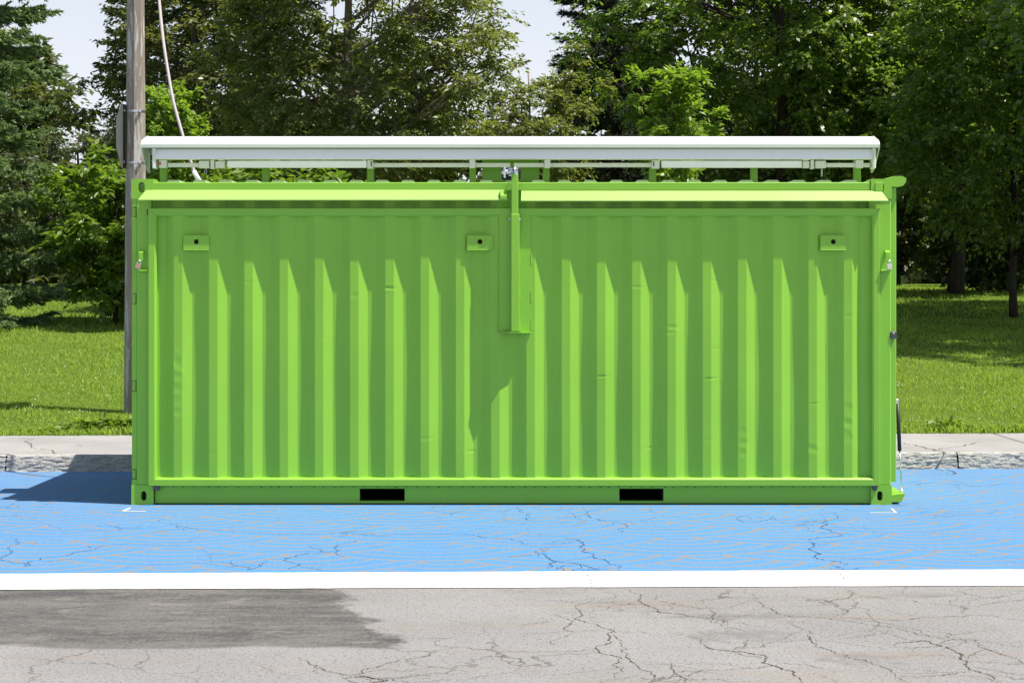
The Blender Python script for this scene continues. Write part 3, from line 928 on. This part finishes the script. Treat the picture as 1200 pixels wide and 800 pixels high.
part(MB().tube([(PX(602.4), -.078, PZ(201.5)), (PX(604.4), -.078, PZ(201.5))], .028, 14), 'pulley_wheel', M_dark, mast, True)
part(MB().prism([(-.10, PZ(204.4)), (-.055, PZ(204.4)), (-.07, PZ(196)), (-.088, PZ(196))], 0, PX(600.6), PX(601.8)), 'pulley_cheek', M_steel, mast)
part(MB().tube([(PX(603.4), -.05, PZ(197)), (PX(603), .03, PZ(199)), (PX(600), .05, PZ(199.5))], .004, 6), 'lifting_wire', M_steel, mast)

# hasps on both posts
def AX2(x, Y): return (x - 600) / F_PX * (CAM_D + Y)
def hasp(px, pxl, lx0, lx1, side):
    z = PZ(300)
    o = part(MB().prism([(-.0, z + .045), (-.022, z + .045), (-.05, z + .03), (-.05, z - .035), (-.044, z - .035), (-.044, z + .026), (-.02, z + .036), (0, z + .036)], 0, PX(px) - .017, PX(px) + .017), 'hasp', M_green)
    part(MB().prism([(-.002, PZ(318)), (-.06, PZ(317.4)), (-.06, PZ(316.6)), (-.002, PZ(315.6))], 0, PX(lx0), PX(lx1)), 'lock_shelf', M_green, o)
hasp(166.5, 0, 161.5, 174, 0); hasp(1039, 0, 1030.5, 1043.5, 1)

# the right end: outer flap, its lid, drop shelf and gas strut
part(MB().bbox(XR - .002, AX2(1050.3, .06), .06, DEP - .1, PZ(565), PZ(219), .005), 'end_hatch', M_green)
part(MB().prism([(PX(1042), PZ(208.6)), (PX(1048), PZ(206)), (PX(1058), PZ(206)), (PX(1062.6), PZ(208.6)), (PX(1062.2), PZ(213)), (PX(1059), PZ(217.2)), (PX(1055), PZ(218.4)), (PX(1045), PZ(218.4)), (PX(1045), PZ(214))], 1, .012, DEP - .1), 'end_lid', M_green)
sh = part(MB().prism([(PX(1045.2), PZ(588)), (PX(1057), PZ(588)), (PX(1061.5), PZ(578.2)), (PX(1060.5), PZ(578)), (PX(1045.2), PZ(580))], 1, .02, 1.9), 'drop_shelf', M_green)
part(MB().box(PX(1045.5), PX(1056), .03, 1.8, PZ(588.9), PZ(588.2)), 'shelf_bottom', M_steel, sh)
st = part(MB().tube([(AX2(1052.0, .1), .10, PZ(474)), (AX2(1054.2, .11), .11, PZ(529))], .0155, 10), 'gas_strut', M_dark, None, True)
part(MB().tube([(AX2(1054.2, .11), .11, PZ(529)), (AX2(1057, .12), .12, PZ(577))], .0065, 8), 'piston_rod', M_chrome, st, True)
part(MB().bbox(AX2(1050, .1), AX2(1052.8, .1), .09, .12, PZ(474), PZ(468), .003), 'strut_socket', M_chrome, st)
part(MB().bbox(AX2(1055.4, .11), AX2(1058.4, .11), .105, .135, PZ(579), PZ(575.5), .003), 'strut_socket', M_chrome, st)
lt = part(MB().bbox(PX(1043.6), PX(1050.6), -.008, .06, PZ(396.5), PZ(388), .003), 'latch', M_steel)
part(MB().tube([(PX(1047), -.012, PZ(390)), (PX(1047), -.008, PZ(390))], .008, 8), 'keyhole', M_chrome, lt)

# back wall, left doors, so that the box is whole from any side
o = link('back_wall', corr_panel(XL + .14, XR - .14, z1, PZ(222), 2, DEP - .02), M_green); o.parent = con; o.matrix_parent_inverse = Matrix.Translation(-CO)
for y0, y1 in ((.165, 1.216), (1.222, DEP - .165)):
    d = part(MB().bbox(XL + .02, XL + .06, y0, y1, z1 + .004, PZ(224), .006), 'end_door', M_green)
    for yy in (y0 + .3, y1 - .3):
        part(MB().tube([(XL + .0, yy, .08), (XL + .0, yy, 2.5)], .017, 8), 'lock_bar', M_green, d)

# ------------------------------------------------------------------ awning on the roof
awn = tag(empty('retractable_awning', (0, .6, 2.6)), 'long white retractable awning folded up above the green container roof', 'awning')
def AX(x, Y): return (x - 600) / F_PX * (CAM_D + Y)
def AZ(y, Y): return CAM_H + (334 - y) / F_PX * (CAM_D + Y)
HX0, HX1 = AX(165, .4), AX(1031, .4)
hp = [(.76, 2.985), (.66, 2.985), (.46, 2.938), (.415, 2.922), (.40, 2.908), (.398, 2.900), (.412, 2.874), (.419, 2.876), (.408, 2.899), (.42, 2.908), (.46, 2.928), (.66, 2.973), (.752, 2.973), (.752, 2.84), (.76, 2.84)]
part(MB().prism(hp, 0, HX0 + .006, HX1 - .006), 'hood', M_white, awn)
ep = [(.765, 2.99), (.66, 2.99), (.455, 2.942), (.408, 2.92), (.396, 2.90), (.397, 2.875), (.60, 2.72), (.70, 2.69), (.765, 2.69)]
for a, b in ((HX0, HX0 + .0055), (HX1 - .0055, HX1)): part(MB().prism(ep, 0, a, b), 'end_plate', M_cream, awn)
# rolled front bar
fb = [(.452, AZ(175, .45)), (.425, AZ(186, .43)), (.46, AZ(186.8, .43)), (.52, AZ(186.5, .43)), (.55, AZ(180, .43)), (.53, AZ(174.5, .43)), (.47, AZ(173.5, .43))]
bar = part(MB().prism(fb, 0, AX(180, .43), AX(1025, .43)), 'front_bar', M_bar, awn)
# the fabric roll behind
part(MB().tube([(AX(184, .66), .67, 2.86), (AX(1022, .66), .67, 2.86)], .052, 14), 'fabric_roll', M_cream, awn, True)
for px, w in ((178.3, 4.0), (1022.5, 4.0)):
    part(MB().bbox(AX(px, .42), AX(px + w, .42), .418, .55, AZ(197.5, .42), AZ(173.5, .42), .006), 'bar_end_cap', M_cream, awn)
def arm(x0, x1, y0, y1, Y, name, mat, d=.04, b=.006):
    return part(MB().bbox(AX(min(x0, x1), Y), AX(max(x0, x1), Y), Y, Y + d, AZ(y1, Y), AZ(y0, Y), b), name, mat, awn)
arm(266, 430, 188.3, 196.6, .47, 'folding_arm', M_bar); arm(775, 940, 188.3, 196.6, .47, 'folding_arm', M_bar)
arm(196, 235, 191, 196, .48, 'inner_arm', M_cream, .03, .004); arm(434, 598, 191, 196, .495, 'inner_arm', M_cream, .03, .004)
arm(602, 772, 191, 196, .495, 'inner_arm', M_cream, .03, .004); arm(968, 1020, 191, 196, .48, 'inner_arm', M_cream, .03, .004)
for a, b, y0, y1 in ((233, 245, 188.5, 197), (246.5, 251, 187.5, 198), (252.2, 263, 189, 196.8), (430.5, 437, 187.8, 197.6), (764, 773, 187.8, 197.6), (950, 954, 187.5, 198), (955.5, 968, 188.5, 197), (941, 948.5, 189, 196.8),
                     (186, 195, 187.5, 196.8), (550, 557, 187, 197), (638, 645, 187, 197), (1003, 1012, 187.5, 196.8), (256, 262, 185.5, 188.2), (941, 948, 185.5, 188.2)):
    arm(a, b, y0, y1, .455, 'arm_joint', M_cream, .07, .004)
for px in (435, 766):
    arm(px - .6, px + .6, 189, 195, .449, 'hinge_pin', M_steel, .005, .001)
part(MB().bbox(AX(185.5, .45), AX(188.5, .45), .448, .4545, AZ(193, .45), AZ(190, .45), .001), 'arm_sticker', Mat('red_decal', .5).col((.5, .05, .04)).m, awn)
pts = [(AX(241, .57) + .009 * math.sin(a), .57, AZ(201, .57) + .022 * math.cos(a)) for a in np.linspace(0, 2 * PI, 17)]
part(MB().tube(pts, .003, 6, False), 'crank_eye', M_chrome, awn, True)
part(MB().tube([(AX(963, .57), .57, AZ(197, .57)), (AX(963, .57), .57, AZ(207, .57))], .007, 8), 'crank_stub', M_cream, awn, True)
# posts that carry it
for px in (191, 311, 434, 554, 640, 765, 884, 1005):
    part(MB().bbox(AX(px - 4, .64), AX(px + 4, .64), .64, .70, 2.55, 2.83, .004), 'awning_post', M_green, awn)
part(MB().bbox(AX(565, .70), AX(632, .70), .705, .72, 2.61, 2.84, .003), 'centre_plate', M_green, awn)
part(MB().bbox(AX(564, .66), AX(633, .66), .66, .704, AZ(212.3, .66), AZ(210.6, .66), .002), 'plate_foot', M_green, awn)

# ------------------------------------------------------------------ padlocks
def padlock(px, py, body, tilt, label):
    t = empty('padlock', (PX(px), -.06, PZ(py)))
    w, h = .040, .044
    b = MB().bbox(-w / 2, w / 2, -.010, .010, -h / 2, h / 2, .004, 2).build('lock_body', body, t)
    pts = [(.013 * math.cos(a) * 1.0, 0, h / 2 + .014 + .013 * math.sin(a)) for a in np.linspace(0, PI, 9)]
    pts = [(.013, 0, h / 2 - .004)] + pts + [(-.013, 0, h / 2 - .004)]
    MB().tube(pts, .0042, 8).build('shackle', M_chrome, t, True)
    MB().bbox(-w / 2 + .004, w / 2 - .004, -.011, .011, -h / 2 - .003, -h / 2 + .002, .001).build('keyway', M_steel, t)
    t.rotation_euler = (0, tilt, 0)
    tag(t, label, 'padlock', 'padlocks on the container hasps')
padlock(163.6, 312, M_brass, .22, 'dull brown brass padlock tilted on the hasp beside the utility pole')
padlock(1040.3, 312.5, M_nickel, 0, 'pale shiny padlock hanging straight on the hasp at the container end with the gas strut')

# ------------------------------------------------------------------ utility pole, sign, cable
PXX, PYY = -4.40, 7.0
pole = tag(empty('utility_pole', (PXX, PYY, lawn_z(7, -4.4))), 'tall weathered concrete pole rising from the lawn behind the container', 'utility pole')
pz = lawn_z(7, -4.4)
def octa(r, z): return [(r * math.cos(PI / 8 + PI / 4 * k - .35), r * math.sin(PI / 8 + PI / 4 * k - .35), z) for k in range(8)]
m = MB(); zs = np.linspace(-.3, 9.2, 12)
for z in zs: m.v += octa(.138 - .0075 * z, z)
for i in range(len(zs) - 1):
    for k in range(8): m.f.append((8 * i + k, 8 * i + (k + 1) % 8, 8 * i + 8 + (k + 1) % 8, 8 * i + 8 + k))
m.f.append(tuple(range(8 * len(zs) - 8, 8 * len(zs))))
m.build('pole_shaft', M_pole, pole)
for y in (131, 191):
    z = CAM_H + (334 - y) / F_PX * 22 - pz
    m = MB(); r = .138 - .0075 * z + .003
    a, b = octa(r, z - .012), octa(r, z + .012)
    m.add(a + b, [(k, (k + 1) % 8, 8 + (k + 1) % 8, 8 + k) for k in range(8)]); m.build('steel_band', M_chrome, pole)
    MB().bbox(.06, .09, -r - .012, -r + .03, z - .016, z + .016, .003).build('band_clip', M_chrome, pole)
for y in (242, 266, 395):
    z = CAM_H + (334 - y) / F_PX * 22 - pz
    MB().tube([(-.128, -.05, z), (-.15, -.055, z)], .014, 8).build('bolt', M_chrome, pole)
sg = empty('traffic_sign', (-4.533, 7.02, CAM_H + (334 - 160) / F_PX * 22))
tag(sg, 'grey back of an eight sided traffic sign strapped to the concrete pole', 'traffic sign')
R8 = .375 / math.cos(PI / 8)
poly = [(R8 * math.cos(PI / 8 + PI / 4 * k), R8 * math.sin(PI / 8 + PI / 4 * k)) for k in range(8)]
o = MB().prism(poly, 0, -.0015, .0015).build('sign_plate', M_sign, sg)
for zz in (-.3, .3): MB().bbox(.0016, .018, -.06, .06, zz - .015, zz + .015, .002).build('bracket', M_chrome, sg)
sg.rotation_euler = (0, 0, -math.atan2(.055, .998))

cab = tag(empty('power_cable', (-2.5, 1.6, 2.6)), 'pale grey power cable hanging from above down to the container roof', 'cable')
def cz(x, y, Y): return (AX(x, Y), Y, AZ(y, Y))
path = [(-4.31, 6.93, 8.6), (-4.05, 6.3, 7.6), cz(180, -75, 4.6), cz(184, -35, 3.6), cz(186.5, 0, 3.0), cz(191, 45, 2.45), cz(197, 85, 2.2), cz(203, 118, 2.0), cz(211, 148, 1.85), cz(219, 175, 1.75), cz(226, 197, 1.7), cz(229, 204, 1.68)]
def smooth_path(p, n=6):
    out = []; p = [Vector(q) for q in p]
    for i in range(len(p) - 1):
        a, b, c, d = p[max(i - 1, 0)], p[i], p[i + 1], p[min(i + 2, len(p) - 1)]
        for k in range(n):
            t = k / n
            out.append(.5 * ((2 * b) + (c - a) * t + (2 * a - 5 * b + 4 * c - d) * t * t + (3 * b - a - 3 * c + d) * t ** 3))
    return out + [p[-1]]
part(MB().tube(smooth_path(path), .0145, 8), 'cable_sheath', M_cable, cab, True)
pl = part(MB().tube([cz(227.5, 201, 1.69), cz(230, 206, 1.67), cz(234, 212.5, 1.66)], .021, 10), 'plug', M_plug, cab, True)
part(MB().tube([cz(226.3, 203, 1.685), cz(229.5, 201.5, 1.685)], .018, 8), 'plug_clip', M_plug, pl, True)

# ------------------------------------------------------------------ trees
def ground_at(x, y): return lawn_z(y, max(-60, min(60, x)))

def broadleaf(name, cat, label, x, y, H, cz0, rx, ry, rz, ncl, rc, tw, lv, L, mat, seed, bmat=M_bark, tr=.16, droop=.35, asp=.5, trunk_to=.8, limbs=10, shape=1.0, group=None, keep=None, nbias=.9, extra=None, lean=(0, 0)):
    """trunk, limbs that reach their clusters, and a crown of single leaves on twigs"""
    r = np.random.default_rng(seed)
    gz0 = ground_at(x, y)
    root = tag(empty(name, (x, y, gz0)), label, cat, group)
    # clusters on an uneven shell
    pts = []
    lob = r.normal(0, 1, (7, 3)); lob /= np.linalg.norm(lob, axis=1, keepdims=True); amp = r.uniform(-.22, .22, 7)
    while len(pts) < ncl:
        d = r.normal(0, 1, 3); d /= np.linalg.norm(d)
        bulge = 1 + sum(a * max(0, float(d @ l)) ** 3 for a, l in zip(amp, lob)) * shape * 1.6
        q = r.uniform(.25, 1) ** .5 * bulge
        p = np.array([d[0] * rx, d[1] * ry, d[2] * rz]) * q
        if d[2] < 0: p[2] *= .9
        p = p + np.array([lean[0] * (p[2] / rz + 1) / 2, lean[1] * (p[2] / rz + 1) / 2, cz0])
        if keep is not None and not keep(p[0] + x, p[1] + y, p[2] + gz0): continue
        pts.append(p)
    if extra is not None: pts += [np.array(e) for e in extra]
    pts = np.array(pts); ncl = len(pts)
    # trunk
    top = np.array([lean[0] * .6, lean[1] * .6, cz0 + rz * trunk_to])
    k = 9
    tp = [(top[0] * (i / (k - 1)) ** 1.3 + (r.normal(0, .05 * tr / .16) if 0 < i else 0), top[1] * (i / (k - 1)) ** 1.3 + (r.normal(0, .05) if 0 < i else 0), -.1 + (top[2] + .1) * i / (k - 1)) for i in range(k)]
    tw_r = [tr * (1.35 if i == 0 else 1.0) * (1 - .82 * i / (k - 1)) for i in range(k)]
    MB().tube(tp, tw_r, 9).build('trunk', bmat, root, True)
    tpa = np.array(tp)
    # limbs: each serves the clusters nearest to its tip
    order = r.permutation(ncl)[:limbs]
    tips = pts[order]
    own = np.argmin(((pts[:, None] - tips[None]) ** 2).sum(-1), 1)
    for i, tip in enumerate(tips):
        zst = max(.25 * cz0, min(tip[2] - .45 * math.hypot(tip[0], tip[1]) - r.uniform(0, .5), top[2] * .92))
        s = np.array([np.interp(zst, tpa[:, 2], tpa[:, j]) for j in range(3)]); s[2] = zst
        rr = np.interp(zst, tpa[:, 2], tw_r) * .55
        mb = MB()
        n = 6; path = []
        for t in np.linspace(0, 1, n):
            p = s + (tip - s) * t; p[2] += .12 * np.linalg.norm(tip - s) * math.sin(PI * t) * (.5 - t)
            if 0 < t < 1: p = p + r.normal(0, .05, 3) * np.linalg.norm(tip - s) * .35
            path.append(p)
        mb.tube(path, [max(.008, rr * (1 - .85 * t)) for t in np.linspace(0, 1, n)], 6)
        for c in np.where(own == i)[0][:14]:
            if c == order[i]: continue
            t = r.uniform(.35, .9); a = path[int(t * (n - 1))]; b = pts[c]
            mid = (a + b) / 2 + r.normal(0, .06, 3) * np.linalg.norm(b - a)
            q = max(.007, rr * .35)
            mb.tube([a, mid, b], [q, q * .7, q * .35], 4, False)
        mb.build('limb', bmat, root, True, fix=False)
    # twigs and leaves, all at once
    N = ncl * tw
    cen = np.repeat(pts, tw, 0)
    out = cen - np.array([0, 0, cz0 - .3 * rz]); out /= np.maximum(.3, np.linalg.norm(out, axis=1, keepdims=True))
    d = r.normal(0, 1, (N, 3)) * np.array([1, 1, .55]) + out * .55; d /= np.linalg.norm(d, axis=1, keepdims=True)
    rad = np.repeat(rc * r.uniform(.6, 1.35, ncl), tw) * r.uniform(.55, 1.1, N)
    T = np.tile(np.linspace(.12, 1, lv), N) + r.uniform(-.04, .04, N * lv)
    ci, di, ri = np.repeat(cen, lv, 0), np.repeat(d, lv, 0), np.repeat(rad, lv)
    P = ci + di * (ri * T)[:, None]
    P[:, 2] -= droop * ri * T ** 2 * .6
    P += r.normal(0, .02, P.shape)
    side = np.cross(di, np.array([0, 0, 1.0])); side /= np.maximum(.2, np.linalg.norm(side, axis=1, keepdims=True))
    sg_ = np.where(np.arange(len(P)) % 2 == 0, 1, -1)[:, None]
    A = di * .7 + side * sg_ * .8 + r.normal(0, .3, P.shape); A[:, 2] -= droop
    Nn = r.normal(0, .72, P.shape); Nn[:, 2] += nbias; Nn += np.repeat(out, lv, 0) * .35
    Ls = L * r.uniform(.65, 1.25, len(P))
    me = flat_leaves('crown', P, Nn, A, Ls, Ls * asp)
    link('crown', me, mat, root)
    return root

def conifer(name, cat, label, x, y, H, R0, mat, seed, z_lo=.15, whorl=.28, per=9, ntw=10, needle=.09, nw=.02, npt=14, droop=.25, pw=.9, group=None, tr=.2, zmax=None, up=.0, zmin=None):
    r = np.random.default_rng(seed)
    gz0 = ground_at(x, y)
    root = tag(empty(name, (x, y, gz0)), label, cat, group)
    MB().tube([(0, 0, -.1), (.02, 0, H * .5), (0, 0, H)], [tr, tr * .55, .02], 9).build('trunk', M_barkd, root, True)
    zs = []
    z = z_lo
    while z < H - .1:
        high = z > (zmax or 1e9)      # thinner above what is seen from the road
        zs += [z + r.uniform(-.12, .12) for _ in range(per // 2 if high else per)]; z += whorl * (1.6 if high else 1)
    zs = np.array(zs); nb = len(zs)
    phi = r.uniform(0, 2 * PI, nb); Lb = R0 * np.clip(1 - zs / H, .02, 1) ** pw * r.uniform(.72, 1.12, nb)
    Lb = np.maximum(Lb, .15)
    hd = np.stack([np.cos(phi), np.sin(phi), 0 * phi], 1)
    # branch wood
    mb = MB()
    for i in range(0, nb, 2):
        if Lb[i] < .4: continue
        pts = [(hd[i, 0] * Lb[i] * t, hd[i, 1] * Lb[i] * t, zs[i] - droop * Lb[i] * t + droop * .9 * Lb[i] * t * t * (1 + up)) for t in (0, .4, .75, .95)]
        mb.tube(pts, [.022, .016, .01, .004], 4, False)
    mb.build('branch', M_barkd, root, fix=False)['kind'] = 'stuff'
    # twigs both sides of every branch
    t = r.uniform(.18, 1.0, (nb, ntw)) ** .8
    s = np.where(np.arange(ntw) % 2 == 0, 1, -1)[None] * np.ones((nb, 1))
    Bp = hd[:, None] * (Lb[:, None] * t)[..., None]
    Bp[..., 2] = zs[:, None] + Lb[:, None] * (-droop * t + droop * .9 * t * t * (1 + up))
    perp = np.stack([-hd[:, 1], hd[:, 0], 0 * phi], 1)
    td = hd[:, None] * .75 + perp[:, None] * s[..., None] * .75 + r.normal(0, .18, (nb, ntw, 3))
    td[..., 2] -= .12
    td /= np.linalg.norm(td, axis=-1, keepdims=True)
    tl = (.14 + .34 * Lb[:, None] * (1.05 - t) * .8) * r.uniform(.7, 1.2, (nb, ntw))
    tl = np.minimum(tl, .55)
    # needles as fine blades round the twig
    u = np.linspace(.02, 1, npt)
    P = Bp[:, :, None] + td[:, :, None] * (tl[..., None] * u)[..., None]
    P[..., 2] -= .10 * tl[..., None] * u ** 2
    P = P.reshape(-1, 3); D = np.repeat(td.reshape(-1, 3), npt, 0)
    n = len(P)
    A = D * 1.0 + r.normal(0, .42, (n, 3)); A[:, 2] += .10
    A /= np.linalg.norm(A, axis=1, keepdims=True)
    B = np.cross(A, r.normal(0, 1, (n, 3))); B /= np.maximum(.05, np.linalg.norm(B, axis=1, keepdims=True))
    l = needle * r.uniform(.7, 1.3, n)[:, None]; w = nw * r.uniform(.7, 1.3, n)[:, None]
    V = np.stack([P - B * w / 2, P + B * w / 2, P + A * l], 1).reshape(-1, 3)
    F = np.arange(3 * n).reshape(-1, 3)
    link('crown', np_mesh('crown', V, F), mat, root)
    return root

# left: blue spruce in front of the other trees
conifer('blue_spruce', 'spruce', 'broad blue green spruce with drooping tiers at the left edge of the lawn', -10.15, 20.0, 24, 1.95, M_spruce, 11, per=22, ntw=34, npt=22, needle=.085, nw=.040, whorl=.58, zmax=9.0, pw=.9, droop=.36)
# dark spruces behind the pole and cable
conifer('dark_spruce', 'spruce', 'dark spruce whose flat branch tips show left of the pole', -11.0, 41.0, 14, 2.2, M_spruced, 12, per=9, ntw=14, npt=18, needle=.13, nw=.05, whorl=.5, droop=.15)
conifer('dark_spruce', 'spruce', 'dark shaggy spruce between the power cable and the big olive tree', -6.9, 31.5, 20, 2.4, M_spruced, 13, per=10, ntw=16, npt=18, needle=.13, nw=.045, whorl=.42, droop=.2, zmax=11)
conifer('black_pine', 'pine', 'tall sombre grey green pine right of the sky gap', 2.75, 35.0, 13.5, 2.5, M_pine, 14, per=11, ntw=16, npt=20, needle=.17, nw=.04, whorl=.36, droop=.1, up=.8, pw=.6)

# broadleaf trees on the left
broadleaf('olive_tree', 'tree', 'large olive leaved tree with a forked pale trunk above the middle of the container', -3.25, 23.0, 12, 5.6, 3.3, 2.6, 3.9, 470, .58, 10, 15, .125, M_olive, 21, M_barkp, .19, .45, .42, limbs=22, trunk_to=.75)
broadleaf('olive_tree', 'tree', 'low olive leaved tree with an upright tip below the sky gap', .35, 25.0, 6.6, 3.7, 1.35, 1.4, 1.65, 110, .40, 10, 14, .115, M_olive, 22, M_barkp, .07, .4, .42, limbs=9, extra=[(1.05, 0, 5.15), (1.0, 0, 5.5), (1.0, 0, 4.8), (.55, 0, 4.7), (-.9, 0, 4.4), (1.6, .1, 4.7)])
broadleaf('brown_leaved_tree', 'tree', 'dark brownish leaved tree directly behind the power cable', -7.3, 28.0, 12, 5.8, 1.75, 1.8, 3.9, 300, .48, 9, 14, .125, M_brownleaf, 23, M_bark, .14, .35, .5, limbs=18, extra=[(-3.0, 0, 4.5), (-3.5, 0, 4.8), (-2.7, 0, 4.3), (-3.9, 0, 4.65), (-3.1, .2, 4.0), (-2.4, 0, 4.9), (-2.2, 0, 4.3), (-2.0, 0, 5.3), (-1.8, 0, 5.8)])
broadleaf('young_maple', 'maple', 'small bright green maple between the pole and the cable', -6.0, 18.5, 4.5, 3.45, .65, .7, .9, 70, .26, 9, 12, .095, M_ash, 24, M_bark, .05, .3, .6, limbs=6)
broadleaf('grey_leaved_tree', 'tree', 'dull grey green tree in the gap between the blue spruce and the sign', -10.6, 31.0, 4.6, 2.5, 2.8, 1.6, 1.75, 170, .45, 9, 13, .12, M_grey, 25, M_bark, .09, .3, .45, limbs=12)
broadleaf('broad_leaved_shrub', 'shrub', 'bright large leaved shrub between the blue spruce and the pole', -7.45, 20.5, 3.1, 1.65, 1.25, 1.2, 1.25, 140, .40, 8, 10, .185, M_shrub, 26, M_barkd, .06, .35, .42, limbs=9)
broadleaf('broad_leaved_shrub', 'shrub', 'large leaved shrub mostly unseen behind the left container corner and widened to shade the lawn', -4.7, 20.0, 3.4, 1.8, 2.0, 1.6, 1.5, 150, .42, 8, 9, .185, M_shrub, 27, M_barkd, .06, .35, .42, limbs=7)  # mostly unseen; moved and widened so its shadow falls on the left lawn
broadleaf('green_ash', 'ash', 'young yellow green ash standing out bright against the dark pine', 2.55, 15.0, 4.6, 3.35, .48, .6, 1.1, 62, .27, 9, 13, .125, M_ash, 28, M_bark, .045, .3, .36, limbs=8, extra=[(-.5, 0, 4.35), (.05, 0, 4.45), (-.55, 0, 4.0), (.6, 0, 3.5), (.7, 0, 3.75), (.4, 0, 4.35)])

# maples on the right
MG = 'maples over the right hand lawn'
broadleaf('maple_tree', 'maple', 'spreading maple with dark upright stems above the right half of the awning', 6.2, 28.5, 13, 6.2, 4.1, 3.0, 4.4, 430, .68, 11, 14, .13, M_maple, 31, M_barkd, .2, .45, .62, limbs=22, group=MG)
broadleaf('maple_tree', 'maple', 'maple with a thick dark trunk at the back of the shaded lawn', 10.6, 30.0, 14, 6.2, 4.0, 3.2, 4.8, 430, .68, 11, 14, .135, M_maple, 32, M_barkd, .17, .45, .62, limbs=22, group=MG)
broadleaf('maple_tree', 'maple', 'maple with a thin dark trunk at the right edge of the lawn', 9.95, 22.3, 8, 4.3, 2.6, 2.6, 3.0, 330, .56, 11, 14, .115, M_maple, 33, M_barkd, .075, .5, .62, limbs=16, group=MG)
broadleaf('maple_tree', 'maple', 'tall maple just beyond the right edge shading the lawn', 12.4, 16.2, 14, 7.2, 4.2, 4.2, 4.6, 420, .74, 10, 13, .145, M_maple, 34, M_barkd, .25, .45, .62, limbs=16, group=MG)
broadleaf('maple_tree', 'maple', 'tall maple far right beside the shaded lawn', 14.2, 22.5, 14, 7.0, 4.4, 4.4, 4.8, 260, .85, 9, 12, .18, M_maple, 35, M_barkd, .25, .45, .62, limbs=14, group=MG)
# background trees close the view
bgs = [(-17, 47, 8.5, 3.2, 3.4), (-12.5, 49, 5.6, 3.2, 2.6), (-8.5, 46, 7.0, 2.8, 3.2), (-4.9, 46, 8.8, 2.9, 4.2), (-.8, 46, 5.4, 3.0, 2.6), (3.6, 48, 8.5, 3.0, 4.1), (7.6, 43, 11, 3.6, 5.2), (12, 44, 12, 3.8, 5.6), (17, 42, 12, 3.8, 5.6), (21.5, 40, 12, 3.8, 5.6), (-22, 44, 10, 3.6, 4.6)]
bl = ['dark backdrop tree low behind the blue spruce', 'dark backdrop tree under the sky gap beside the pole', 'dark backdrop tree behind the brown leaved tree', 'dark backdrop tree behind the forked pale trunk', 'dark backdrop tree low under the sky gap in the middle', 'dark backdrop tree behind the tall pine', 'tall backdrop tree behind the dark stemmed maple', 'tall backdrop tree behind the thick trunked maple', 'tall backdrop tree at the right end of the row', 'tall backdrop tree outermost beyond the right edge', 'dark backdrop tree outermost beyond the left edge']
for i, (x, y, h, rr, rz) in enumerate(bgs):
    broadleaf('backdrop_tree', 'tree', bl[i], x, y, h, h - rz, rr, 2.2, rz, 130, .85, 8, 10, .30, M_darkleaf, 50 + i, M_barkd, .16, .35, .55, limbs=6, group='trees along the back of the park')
# under-storey along the back
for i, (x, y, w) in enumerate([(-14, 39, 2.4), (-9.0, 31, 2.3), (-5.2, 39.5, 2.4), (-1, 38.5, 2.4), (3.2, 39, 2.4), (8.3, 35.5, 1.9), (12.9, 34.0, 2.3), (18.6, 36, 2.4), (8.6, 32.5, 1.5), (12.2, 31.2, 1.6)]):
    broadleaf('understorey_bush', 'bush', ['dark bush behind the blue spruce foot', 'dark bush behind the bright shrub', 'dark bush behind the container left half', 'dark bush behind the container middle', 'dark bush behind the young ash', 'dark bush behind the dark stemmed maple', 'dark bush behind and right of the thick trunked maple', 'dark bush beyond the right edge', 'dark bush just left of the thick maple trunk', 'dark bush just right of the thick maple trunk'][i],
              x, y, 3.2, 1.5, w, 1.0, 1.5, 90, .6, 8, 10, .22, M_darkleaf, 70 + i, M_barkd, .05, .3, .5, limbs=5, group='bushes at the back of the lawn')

def far_woods():
    r = np.random.default_rng(99); n = 58000
    x = r.uniform(-60, 60, n)
    top = np.where(x < 4, 5.0, 9.0) + 1.2 * np.sin(x * .5) + .8 * np.sin(x * 1.3 + 1)
    top = np.minimum(top, 5.0 + np.maximum(0, x - 2) * 1.2 + 1.0)
    y = 60 + r.normal(0, 2.2, n)
    z = 1.6 + top * r.uniform(-.1, 1, n) * (1 - .02 * np.abs(y - 60))
    P = np.stack([x, y, z], 1)
    A = r.normal(0, 1, (n, 3)); N = r.normal(0, .7, (n, 3)); N[:, 2] += .35; N[:, 1] -= .9
    L = r.uniform(.55, 1.1, n)
    tag(link('distant_woods', flat_leaves('distant_woods', P, N, A, L, L * .6), M_darkleaf), kind='stuff')
far_woods()
